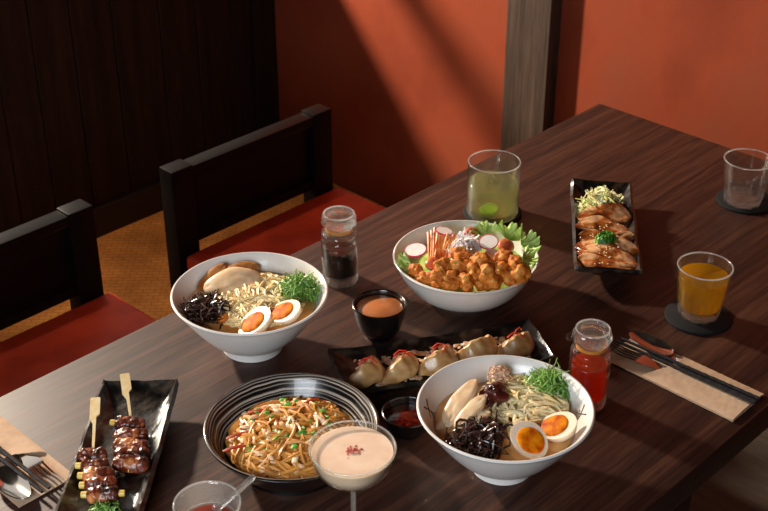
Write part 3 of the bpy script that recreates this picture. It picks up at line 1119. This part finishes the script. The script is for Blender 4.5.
gp = [(367, 372), (402, 367), (440, 360), (479, 349), (517, 345)]
gl = ['gyoza at the left end of the row, nearest the noodle bowl', 'second gyoza from the noodle bowl end of the row', 'middle gyoza of the row of five',
      'second gyoza from the right end, above the ramen bowl rim', 'gyoza at the right end of the row of five']
PZ = TT + .0150
for i, ((px, py), lab) in enumerate(zip(gp, gl)):
    p = at(px, py - 1, PZ + .014)
    c = (p[0], p[1], PZ)
    gyoza(c, YAW - .68 + (.15, .05, -.15, -.32, -.22)[i], lab, i * 2.3)
    if i != 3:
        mb = MB()
        rg = random.Random(i)
        for q in range(3):
            d = YAW - 1.2 + rg.uniform(-.7, .7)
            o = np.array(p) + np.array([rg.uniform(-.006, .006), rg.uniform(-.006, .006), .0185])
            dv = np.array([math.cos(d), math.sin(d), 0]) * .011
            mb.tube([o - dv - [0, 0, .006], o - dv * .4 + [0, 0, .0015], o + dv * .4 + [0, 0, .0015], o + dv - [0, 0, .006]], .0008, 5)
        tag(mb.build('chili_threads', M['chili']), 'red chili threads on ' + ['the gyoza at the left end', 'the second gyoza from the left', 'the middle gyoza', '', 'the gyoza at the right end'][i], 'chili garnish',
            'chili threads on the gyoza')
mb = MB()
rg = random.Random(77)
for _ in range(420):
    a, b = rg.uniform(-.108, .120), rg.uniform(-.032, .030)
    q = gy(a, b, .0160 + rg.uniform(0, .002))
    s = rg.uniform(.0024, .0050)
    mb.blob(q, (s, s * .8, s * .28), rg.random() * 90, .35, 1.8, 2, Matrix.Rotation(rg.uniform(0, 6), 3, 'Z') @ Matrix.Rotation(rg.uniform(-.4, .4), 3, 'X'))
tag(mb.build('crisp_flakes', M['flakes']), 'pale crisp flakes strewn under the gyoza', 'flakes', kind='stuff')

# pork plate
def pork_slice(c, ang, L, W, seed, tilt, label):
    R = Matrix.Rotation(ang, 3, 'Z') @ Matrix.Rotation(tilt, 3, 'X')

    def fn(u, v):
        a, b = u * 2 - 1, v * 2 - 1
        e = max(math.sqrt(max(0, 1 - abs(a) ** 3.2)), .12)
        x = a * L / 2 * (1 + .08 * mnoise.noise(Vector((b * 1.5, seed, 1))))
        y = b * W / 2 * e * (1 + .30 * mnoise.noise(Vector((a * 2.0, seed * 2.1, b)))) + .004 * math.sin(a * 2.2 + seed)
        z = -.006 * a * a + .0022 * mnoise.noise(Vector((a * 2.6, b * 2, seed * 1.3))) + .003 * math.sin(a * 3 + seed) * b
        return Vector(c) + R @ Vector((x, y, z))
    return tag(MB().sheet(fn, 34, 14, .0042, lambda u, v: 1 - .5 * max(abs(u * 2 - 1), abs(v * 2 - 1)) ** 5).build('pork_slice', M['pork'], angle=75), label, 'meat', 'glazed pork slices on the black plate')


PA = math.atan2(-.616, -.788)
across = PA + PI / 2
pl = ['glazed pork slice at the back, touching the shredded cabbage', 'glazed pork slice under the parsley, second from the cabbage', 'glazed pork slice just in front of the parsley',
      'glazed pork slice fourth from the cabbage, strewn with sesame', 'glazed pork slice second from the front end of the plate', 'glazed pork slice at the front end of the plate']
for i, ((px, py, dz), L, W, da, lab) in enumerate(zip([(604, 214, .019), (604, 226, .020), (607, 236, .020), (607, 246, .020), (608, 255, .018), (606, 263, .015)],
                                                    [.082, .084, .078, .090, .092, .084], [.036, .030, .030, .030, .028, .024], [.02, -.15, .12, -.22, -.28, -.20], pl)):
    p = at(px, py, TT + .012 + dz)
    pork_slice((p[0], p[1], TT + .012 + dz), across + da, L, W, i * 1.9 + .7, .28, lab)
p = at(602, 201, TT + .03)
tag(tuft((p[0], p[1], TT + .019), (.036, .026), .028, 260, .028, .0024, 61, flat=.45, curl=1.8).build('shredded_cabbage', M['cabbage']),
    'heap of pale shredded cabbage on the pork plate', 'cabbage', kind='stuff')


def herb(c, r, n, seed, size=.0045):
    rg = random.Random(seed)
    mb = MB()
    for _ in range(n):
        d = Vector((rg.gauss(0, 1), rg.gauss(0, 1), abs(rg.gauss(0, .8)) + .1)).normalized()
        q = Vector(c) + Vector((d.x * 1.15, d.y * 1.15, d.z * .6)) * r * rg.uniform(.3, 1.1)
        s = size * rg.uniform(.6, 1.2)
        ax = rg.uniform(0, 6)
        R = rotm(d, ax)
        mb.blob(q, (s, s * .7, s * .22), rg.random() * 60, .5, 2.2, 2, R)
        mb.tube([Vector(c), (Vector(c) + q) / 2 + Vector((0, 0, .001)), q], .0005, 4)
    return mb


p = at(606, 238, TT + .040)
tag(herb(tuple(p - np.array([0, 0, .004])), .014, 110, 3, .0050).build('parsley_sprig', M['parsley']), 'curly parsley sprig on the glazed pork slices', 'parsley')
mb = MB()
rg = random.Random(12)
for _ in range(70):
    px, py = rg.gauss(604, 8), min(262, rg.gauss(239, 12))
    q = at(px, py, TT + .0395)
    mb.blob((q[0], q[1], TT + .0375 + rg.uniform(-.001, .001)), (.0017, .0011, .0008), rg.random() * 20, .05, sub=1, rot=Matrix.Rotation(rg.uniform(0, 3), 3, 'Z'))
tag(mb.build('sesame_seeds', M['sesame']), 'white sesame seeds sprinkled over the glazed pork', 'sesame', kind='stuff')

# ------------------------------------------------------------------ skewers
SD = np.array([math.cos(math.atan2(.67, .74)), math.sin(math.atan2(.67, .74)), 0])   # along the plate, away from the viewer
SN = np.array([-SD[1], SD[0], 0])


def skewer(handle, entry, tip, rolls, label, seed, leeks):
    t = thing('meat_skewer', label, 'skewer', (entry[0], entry[1], TT + .014), 'meat skewers on the rugged plate')
    h, e, tp = np.array(handle), np.array(entry), np.array(tip)
    d = (e - h) / np.linalg.norm(e - h)
    s = np.cross(d, UP)
    s /= np.linalg.norm(s)
    n = np.cross(s, d)
    mb = MB()
    W = .0058
    L = .030
    outline = [(-L * .0, -W), (-L * .0, W), (L * .95, W), (L, W * .2), (L, -W * .05), (L, -W * .3), (L * .98, -W)]
    pts = [h + d * a + s * b for a, b in [(0, -W * .8), (0, W * .8), (.001, W), (L, W), (L + .008, .0018), (np.linalg.norm(e - h), .0014), (np.linalg.norm(e - h), -.0014), (L - .002, -.0020), (L - .006, -W), (.001, -W)]]
    k = len(pts)
    vs = [p + n * .0012 for p in pts] + [p - n * .0012 for p in pts]
    fs = [tuple(range(k)), tuple(range(k, 2 * k))[::-1]] + [(i, (i + 1) % k, k + (i + 1) % k, k + i) for i in range(k)]
    mb.add(vs, fs)
    mb.tube([e - d * .002, e, (e + tp) / 2, tp], [.0014, .0014, .0013, .0006], 6)
    mb.build('bamboo_stick', M['bamboo'], t, smooth=False)
    for i, (c, ln, r) in enumerate(rolls):
        rg = random.Random(seed * 10 + i)
        dirv = SN + SD * rg.uniform(-.12, .12)
        dirv /= np.linalg.norm(dirv)
        q = rotm(tuple(dirv))
        b = MB()
        b.roll(c, r, ln, seed * 5 + i, q)
        roll = b.build('meat_roll', M['meat'], t, angle=80)
        for sd in leeks[i]:
            o = np.array(c) + dirv * sd * ln * .44
            MB().tube([o, o + dirv * sd * .004, o + dirv * sd * .0075, o + dirv * sd * .0080], [r * .42, r * .42, r * .40, r * .32], 10).build('leek_core', M['leek'], roll)


Zr = TT + .0275
r1 = [((92, 456), .034, .0088), ((95, 466), .032, .0090), ((99, 476), .036, .0096), ((101, 485), .036, .0096), ((103, 494), .036, .0090)]
r2 = [((130, 424), .036, .0088), ((131, 436), .040, .0088), ((131, 446), .042, .0088), ((132, 455), .042, .0090), ((131, 464), .042, .0094)]
R1 = [((lambda q: (q[0], q[1], Zr))(at(a[0], a[1], Zr)), l, r) for a, l, r in r1]
R2 = [((lambda q: (q[0], q[1], Zr))(at(a[0], a[1], Zr)), l, r) for a, l, r in r2]
skewer(at(95.5, 398, Zr + .022), np.array(R1[0][0]) + SD * .006 + [0, 0, .001], np.array(R1[-1][0]) - SD * .016, R1,
       'meat skewer with yellow leek ends, nearer the napkin', 1, [[], [1], [1], [1], [1, -1]])
skewer(at(124.5, 374, Zr + .022), np.array(R2[0][0]) + SD * .006 + [0, 0, .001], np.array(R2[-1][0]) - SD * .014, R2,
       'darker meat skewer lying farther up the rugged plate', 2, [[1], [], [], [], []])
p = at(103, 507, TT + .022)
tag(tuft((p[0], p[1], TT + .0155), (.018, .014), .013, 90, .014, .0009, 71).build('chopped_scallion', M['scallion']),
    'green scallion garnish at the front of the skewer plate', 'scallion', kind='stuff')

# ------------------------------------------------------------------ coasters and tumblers
def coaster(c, r, label):
    return tag(MB().lathe([(0, 0), (r - .001, 0), (r, .0008), (r, .0032), (r - .001, .004), (0, .004)], (c[0], c[1], TT), 72).build('coaster', M['coaster']),
               label, 'coaster', 'black round coasters')


coaster((1.354, .7155), .0455, 'black round coaster under the glass of amber tea')
coaster((1.698, .846), .0455, 'black round coaster under the empty faceted glass')
coaster((1.387, 1.109), .0455, 'black round coaster under the lime drink')


def facet(n, z1, depth):
    def mod(a, z, r):
        if z > z1:
            return 1
        k = min(1, (z1 - z) / .012)
        x = ((a * n / (2 * PI)) % 1) - .5
        return 1 - depth * k * (1 - math.cos(x * PI)) - .0
    return mod


def ring_part(c, R, z, q, n=10):
    """A round-section ring, the rolled rim of a glass."""
    return MB().lathe([(R + q * math.cos(2 * PI * k / n), z + q * math.sin(2 * PI * k / n)) for k in range(n + 1)], c, 88)


def tumbler(c, r, rb, h, label, th=.0022, n=10):
    z1 = h * .52
    fr = lambda z: rb + (r - rb) * max((z - .003) / (h - .003), 0) ** .8
    fm = facet(n, z1, .15)

    def mod(a, z, rr):
        return fm(a, z, rr) if rr > fr(z) - th * .5 else 1
    C3 = (c[0], c[1], TT + .004)
    t = thing('tumbler', label, 'glass', C3)
    zb = .0115
    prof = [(fr(z), z) for z in np.linspace(zb, h - .0012, 18)] + [(fr(z) - th, z) for z in np.linspace(h - .0012, zb + .003, 16)] + [(rb * .5, zb), (0, zb - .0004)]
    MB().lathe(prof, C3, 100, mod).build('body', M['glass'], t, angle=50)
    prof = [(0, .002), (rb * .72, .002), (rb * .80, 0), (rb * .97, 0), (rb, .003)] + [(fr(z), z) for z in np.linspace(.006, zb, 5)] + [(0, zb - .0008)]
    MB().lathe(prof, C3, 100, mod).build('thick_base', M['brightened_glass'], t, angle=50)
    ring_part(C3, fr(h) - th * .5, h - .0008, th * .52).build('rim', M['rim_glint'], t)
    return t


tumbler((1.356, .717), .0372, .0275, .077, 'faceted tumbler filled with amber tea')


def fill(c, r, rb, h, th, zt, gap=.0005, z0=.0120, zb=TT + .004):
    f = lambda z: rb + (r - rb) * ((z - .003) / (h - .003)) ** .8 - th - gap
    return MB().lathe([(0, z0), (rb * .5, z0 + .0005), (f(.0155), .0155)] + [(f(z), z) for z in np.linspace(.018, zt - .0004, 12)] + [(f(zt) - .0004, zt), (0, zt)], (c[0], c[1], zb), 64)


tag(fill((1.356, .717), .0372, .0275, .077, .0022, .062).build('amber_tea', M['tea']), 'amber tea in the faceted tumbler', 'drink')
tumbler((1.687, .845), .0385, .0290, .075, 'empty faceted tumbler on a coaster near the wall')

# lime drink glass
LG = (1.383, 1.106, TT + .004)
r = .0402
h = .089
t = thing('tumbler', 'straight-sided glass of pale lime drink behind the salad bowl', 'glass', LG)
MB().lathe([(r, .0078), (r, h - .0005), (r - .0016, h - .0005), (r - .0016, .011), (r - .005, .0078), (0, .0074)], LG, 80).build('body', M['thin_glass'], t, angle=60)
MB().lathe([(0, .0012), (r * .86, .0012), (r * .9, 0), (r * .97, .0012), (r, .005), (r, .0078), (0, .0070)], LG, 80).build('thick_base', M['brightened_glass'], t, angle=60)
ring_part(LG, r - .0008, h - .0004, .00095).build('rim', M['rim_glint'], t)
tag(MB().lathe([(0, .0080), (r - .0062, .0084), (r - .0022, .012), (r - .0021, .054), (r - .0026, .0545), (0, .0545)], LG, 72).build('lime_drink', M['lime_drink']),
    'pale yellow-green drink in the straight glass', 'drink')
p = at(486, 216, TT + .02)
R = rotm(nrm(1, -.1, .25))
a = MB().lathe([(0, -.0025), (.0125, -.0025), (.0140, 0), (.0125, .0025), (0, .0025)], (0, 0, 0), 32)
a.v = [tuple(Vector((LG[0] - FH[0] * .016 - RT[0] * .006, LG[1] - FH[1] * .016 - RT[1] * .006, TT + .0185)) + R @ Vector(q)) for q in a.v]
tag(a.build('lime_slice', M['lime']), 'green lime slice at the bottom of the lime drink', 'lime')
tag(MB().box((-.013, -.011, -.009), (.013, .011, .009), .003, 3, Matrix.Translation((LG[0] + .004, LG[1] + .002, TT + .0525)) @ Matrix.Rotation(.6, 4, 'Z') @ Matrix.Rotation(.3, 4, 'X')).build('ice_cube', M['ice']),
    'clear ice cube floating in the lime drink', 'ice')

# ------------------------------------------------------------------ sauce bottles
def bottle(c, label, r=.0256, hb=.080, tab=False):
    t = thing('sauce_bottle', label, 'bottle', (c[0], c[1], TT))
    prof = [(0, .0108), (r * .7, .0106), (r * .85, .0105), (r * .95, .0135), (r, .015), (r, hb - .022), (r * .925, hb - .020), (r, hb - .018), (r, hb - .012),
            (r * .925, hb - .010), (r, hb - .008), (r * .98, hb - .003), (r * .9, hb), (r * .66, hb + .001), (r * .66, hb + .006), (r * .56, hb + .006), (r * .56, hb - .002), (r - .0036, hb - .006), (r - .0022, .015), (r - .006, .0122), (0, .0118)]
    MB().lathe(prof, (c[0], c[1], TT), 72).build('bottle_body', M['glass'], t, angle=60)
    MB().lathe([(0, .003), (r * .7, .003), (r * .85, 0), (r * .97, .001), (r, .004), (r, .009), (r * .95, .0102), (0, .0102)], (c[0], c[1], TT), 72, lambda a, z_, rr: 1 - (.05 * abs(math.sin(a * 8)) if rr > r * .8 else 0)).build('thick_base', M['brightened_glass'], t, angle=60)
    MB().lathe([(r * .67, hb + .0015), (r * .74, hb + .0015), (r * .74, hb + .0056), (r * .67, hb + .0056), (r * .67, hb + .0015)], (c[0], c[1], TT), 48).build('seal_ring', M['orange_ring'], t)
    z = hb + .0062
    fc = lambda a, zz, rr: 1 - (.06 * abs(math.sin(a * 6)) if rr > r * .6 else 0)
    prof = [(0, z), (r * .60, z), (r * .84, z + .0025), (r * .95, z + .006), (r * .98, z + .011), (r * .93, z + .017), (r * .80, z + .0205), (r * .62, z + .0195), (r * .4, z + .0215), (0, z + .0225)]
    ring_part((c[0], c[1], TT), r * .80, z + .0208, .0011).build('stopper_rim', M['rim_glint'], t)
    s = MB().lathe(prof, (c[0], c[1], TT), 72, fc).build('stopper', M['brightened_glass'], t, angle=30)
    if tab:
        d = -RT
        q = np.array([c[0], c[1], TT + z + .009])
        MB().tube([q + d * r * .97, q + d * (r + .002), q + d * (r + .0052), q + d * (r + .006)], [.0042, .0048, .0045, .002], 10).build('lid_tab', M['glass'], s)
    return t


def bottle_fill(c, zt, mat, name, label, r=.0256, zt2=None):
    return tag(MB().lathe([(0, .0118), (r - .0068, .0122), (r - .0029, .0155), (r - .0036, zt - .0005), (r - .0041, zt), (0, zt)], (c[0], c[1], TT), 56).build(name, mat), label, 'sauce')


SOY = (1.083, 1.137)
bottle(SOY, 'clear glass bottle of black soy sauce by the chair-side bowl', .0262, .081)
bottle_fill(SOY, .052, M['soy'], 'soy_sauce', 'black soy sauce filling the bottle by the chair-side bowl', .0262)
RED = (1.092, .711)
bottle(RED, 'clear glass bottle of red sauce beside the napkin and fork', .0250, .082, True)
bottle_fill(RED, .060, M['rose'], 'red_sauce', 'translucent red-orange sauce in the glass bottle', .0250)

# ------------------------------------------------------------------ coupe cocktail
c = at(352.5, 447, TT + .130)
K = (c[0], c[1], TT)
R_ = .0447
t = thing('coupe_glass', 'stemmed coupe glass of creamy cocktail in the foreground', 'glass', K)
cup = [(0, .0850), (.006, .0855), (.016, .0878), (.027, .0935), (.036, .1025), (.0415, .1135), (R_, .1292), (R_ - .0014, .1294),
       (.0402, .1138), (.0347, .1032), (.0260, .0945), (.015, .0891), (.005, .0869), (0, .0866)]
MB().lathe(cup, K, 88).build('bowl', M['thin_glass'], t, angle=60)
ring_part(K, R_ - .0007, .1294, .00095).build('rim', M['rim_glint'], t)
MB().lathe([(0, .006), (.0045, .0065), (.0032, .010), (.0027, .020), (.0027, .070), (.0032, .079), (.006, .0846), (0, .0846)], K, 32).build('stem', M['brightened_glass'], t, angle=60)
MB().lathe([(0, 0), (.031, 0), (.0325, .0008), (.032, .0016), (.018, .003), (.0045, .006), (0, .006)], K, 64).build('base', M['glass'], t, angle=60)
tag(MB().lathe([(0, .0872), (.0049, .0874), (.0148, .0896), (.0257, .0949), (.0343, .1035), (.0398, .1140), (.0420, .1236), (.0416, .1242), (.036, .1242), (0, .1242)], K, 80).build('creamy_cocktail', M['foam']),
    'pale pink creamy cocktail filling the coupe', 'drink')
mb = MB()
rg = random.Random(2)
for _ in range(75):
    a, q = rg.uniform(0, 6.28), abs(rg.gauss(0, .0042))
    s = rg.uniform(.0006, .0014)
    x = np.array(K) + RT * (q * math.cos(a) * 1.2 + .001) + FH * q * math.sin(a) + UP * (.1245 + max(0, .0016 - q * .25))
    mb.blob(tuple(x), (s, s * .8, s * .6), rg.random() * 30, .3, sub=1)
tag(mb.build('red_powder', M['red_powder']), 'pinch of crushed red powder on the cocktail foam', 'garnish', kind='stuff')

# ------------------------------------------------------------------ clear plastic cup
c = at(207, 503, TT + .042)
Q = (c[0], c[1], TT)
rc = lambda a, z, r: 1 + .012 * math.cos(a * 16) * (1 if z < .036 else 0)
MBc = MB().lathe([(0, .001), (.026, .001), (.028, 0), (.029, .002), (.0305, .014), (.0318, .016), (.0335, .034), (.0352, .037), (.0362, .0412), (.0356, .042), (.0345, .0412), (.0338, .038), (.0320, .035),
                  (.0304, .0165), (.0292, .0145), (.0275, .004), (0, .0035)], Q, 96, rc)
t = thing('dessert_cup', 'small clear ridged cup at the bottom edge', 'cup', Q)
MBc.build('body', M['plastic'], t, angle=60)
ring_part(Q, .0354, .0416, .0011).build('rim', M['rim_glint'], t)
ring_part(Q, .0312, .0158, .0006).build('step_ridge', M['rim_glint'], t)
tag(MB().lathe([(0, .0048), (.0262, .0048), (.0280, .014), (.0275, .0155), (0, .016)], Q, 48).build('red_relish', M['jam']), 'dark red sauce in the small clear ridged cup', 'sauce')
e, s = at(254, 476, TT + .062), at(213, 513, TT + .024)
d = (e - s)
ln = np.linalg.norm(d)
d /= ln
sd = np.cross(d, UP)
sd /= np.linalg.norm(sd)
nn = np.cross(sd, d)


def spfn(u, v):
    wd = .0034 + .0016 * u if u > .18 else .0034 + .007 * math.sin(min(1, (.18 - u) / .18) * PI * .8)
    if u > .96:
        wd *= .8
    b = v * 2 - 1
    return s + d * (u * ln) + sd * b * wd + nn * (-.0018 * (1 - b * b) - (.004 * (1 - b * b) if u < .15 else 0))


tag(MB().sheet(spfn, 40, 10, .0018).build('plastic_spoon', M['plastic'], angle=60), 'clear plastic spoon standing in the small clear cup', 'spoon')

# ------------------------------------------------------------------ napkins with cutlery
def place_setting(cx, cy, rot, who, dx=0):
    """Napkin pocket 7 x 19 cm; heads of the cutlery point along +Y before rotation."""
    ca, sa = math.cos(rot), math.sin(rot)

    def W(x, y, z):
        return np.array([cx + ca * x - sa * y, cy + sa * x + ca * y, TT + z])
    hx, hy = .037, .096
    t = thing('paper_napkin', 'folded kraft paper napkin pocket ' + who, 'napkin', (cx, cy, TT), 'kraft napkins with cutlery')
    rn = lambda x, y, s: mnoise.noise(Vector((x * 30 + s, y * 30, s)))
    MB().sheet(lambda u, v: W((u * 2 - 1) * hx, (v * 2 - 1) * hy, .0016 + .0008 * max(0, rn(u * 2, v * 5, rot))), 16, 40, .0010).build('bottom_layer', M['napkin'], t)

    def topz(x, y):
        b = 1 - (x / hx) ** 2
        return .0030 + .0030 * max(0, b) ** .6 + .0006 * rn(x * 40, y * 40, rot + 3)
    ye = .030

    def tf(u, v):
        x = (u * 2 - 1) * hx * .995
        y1 = ye + .006 * math.cos(u * PI) - .012 * math.sin(u * PI) + .004 * rn(u * 3, 1, 2)
        y = -hy + .0005 + v * (y1 + hy)
        return W(x, y, topz(x, y) + .0025 * v ** 6 * math.sin(u * PI))
    MB().sheet(tf, 22, 40, .0008).build('top_layer', M['napkin'], t)
    # fork
    g = 'cutlery in the kraft napkins'
    fk = thing('fork', 'steel fork with tines out of the napkin pocket ' + who, 'fork', W(-.012, .05, 0), g)
    fx = -.012
    mb = MB()
    zc = .0042
    mb.sheet(lambda u, v: W(fx + (v * 2 - 1) * (.0030 + .0012 * (1 - u)), -.085 + u * .112, zc), 20, 4, .0018)
    mb.build('handle', M['steel'], fk)
    mb = MB()

    def neck(u, v):
        w_ = .0030 + .0072 * min(1, u * 1.6) ** 1.3
        return W(fx + (v * 2 - 1) * w_, .027 + u * .030, zc + .0010 + .0035 * math.sin(u * PI * .6))
    mb.sheet(neck, 14, 8, .0016)
    for k in range(4):
        tx = fx + (k - 1.5) * .0056
        pts = [W(tx, .056 + q * .046, zc + .0045 - .0035 * math.sin(q * PI * .8) + .001 * q) for q in np.linspace(0, 1, 9)]
        mb.tube(pts, [.0013] * 7 + [.0011, .0005], 6)
    mb.build('fork_head', M['steel'], fk, angle=50)
    # spoon
    sp = thing('spoon', 'steel spoon with bowl out of the napkin pocket ' + who, 'spoon', W(.024, .05, 0), g)
    sx = .022
    MB().sheet(lambda u, v: W(sx + (v * 2 - 1) * (.0030 + .0012 * (1 - u)), -.085 + u * .118, zc + .002 * max(0, u - .8) * 5), 20, 4, .0018).build('handle', M['steel'], sp)

    def bowlf(u, v):
        a = u
        w_ = .0155 * math.sqrt(max(0, math.sin(PI * (a ** .85) * .985 + .03))) + .0006
        b = v * 2 - 1
        dep = .0060 * (1 - b * b) * math.sin(PI * min(1, a * .95 + .04))
        return W(sx + .004 * a + b * w_, .030 + a * .068, zc + .0062 - dep)
    MB().sheet(bowlf, 28, 16, .0012).build('spoon_head', M['steel'], sp, angle=60)
    # chopsticks on top
    for k, (x0, x1, lab) in enumerate(((.004, -.001, 'beside the fork'), (.0125, .0085, 'beside the spoon'))):
        a = W(x0 + dx, -hy - .006, .0112)
        b = W(x1 + dx, hy + .004, .0088)
        n = 40
        pts = [a + (b - a) * i / n for i in range(n + 1)]
        rad = [(.0036 - .0016 * i / n) * (1 + (.10 * math.sin(i * 2.6) if i < 22 else 0)) for i in range(n + 1)]
        tag(MB().tube(pts, rad, 6).build('chopstick', M['chop'], angle=25), 'black lacquered chopstick %s on the napkin %s' % (lab, who), 'chopstick', 'black chopsticks')


place_setting(1.219, .655, 0.0, 'right of the red sauce bottle')
place_setting(.535, 1.140, PI, 'left of the skewer plate')

# ------------------------------------------------------------------ light
def area(name, loc, target, size, energy, color, shape='DISK', sy=None):
    l = bpy.data.lights.new(name, 'AREA')
    l.shape = shape
    l.size = size
    if sy:
        l.size_y = sy
    l.energy = energy
    l.color = color
    o = bpy.data.objects.new(name, l)
    o.location = loc
    o.rotation_euler = (Vector(target) - Vector(loc)).to_track_quat('-Z', 'Y').to_euler()
    COL.objects.link(o)
    return o


area('key_lamp_outside', (.90, 3.65, 1.94), (1.2, 1.0, .75), .20, 168, (1, .85, .68))  # near artificial key lamp beyond the window, position read from the shadows
area('added_fill_left_of_camera', (-.22, .40, 1.32), (1.0, .85, .80), .6, 13.5, (.86, .92, 1.0), 'SQUARE')  # added soft fill for the bowl fronts, no known source stands here
dl = area('added_floor_fill', (1.3, 2.28, 2.6), (1.3, 2.28, 0), .12, 1.3, (1, .76, .50))  # added warm fill to brighten the tiled floor, not a known fixture
dl.data.spread = math.radians(50)
wd = bpy.data.worlds.new('World')
scene.world = wd
wd.use_nodes = True
wd.node_tree.nodes['Background'].inputs[0].default_value = (1.0, .93, .85, 1)
wd.node_tree.nodes['Background'].inputs[1].default_value = .7

# ------------------------------------------------------------------ camera
cd = bpy.data.cameras.new('Camera')
cd.sensor_width = 36
cd.lens = F / 768 * 36
cd.clip_start = .02
cd.dof.use_dof = True
cd.dof.focus_distance = 1.68
cd.dof.aperture_fstop = 15
co = bpy.data.objects.new('Camera', cd)
co.location = tuple(CAM)
co.rotation_euler = (PI / 2 - PITCH, 0, YAW - PI / 2)
COL.objects.link(co)
scene.camera = co

scene.view_settings.view_transform = 'Standard'
scene.view_settings.look = 'None'
scene.view_settings.gamma = 1
scene.view_settings.use_curve_mapping = False
scene.view_settings.exposure = 0.12
scene.cycles.use_denoising = True
scene.cycles.max_bounces = 10
scene.cycles.transmission_bounces = 10
scene.cycles.transparent_max_bounces = 16
scene.cycles.sample_clamp_indirect = 8
scene.cycles.blur_glossy = .5
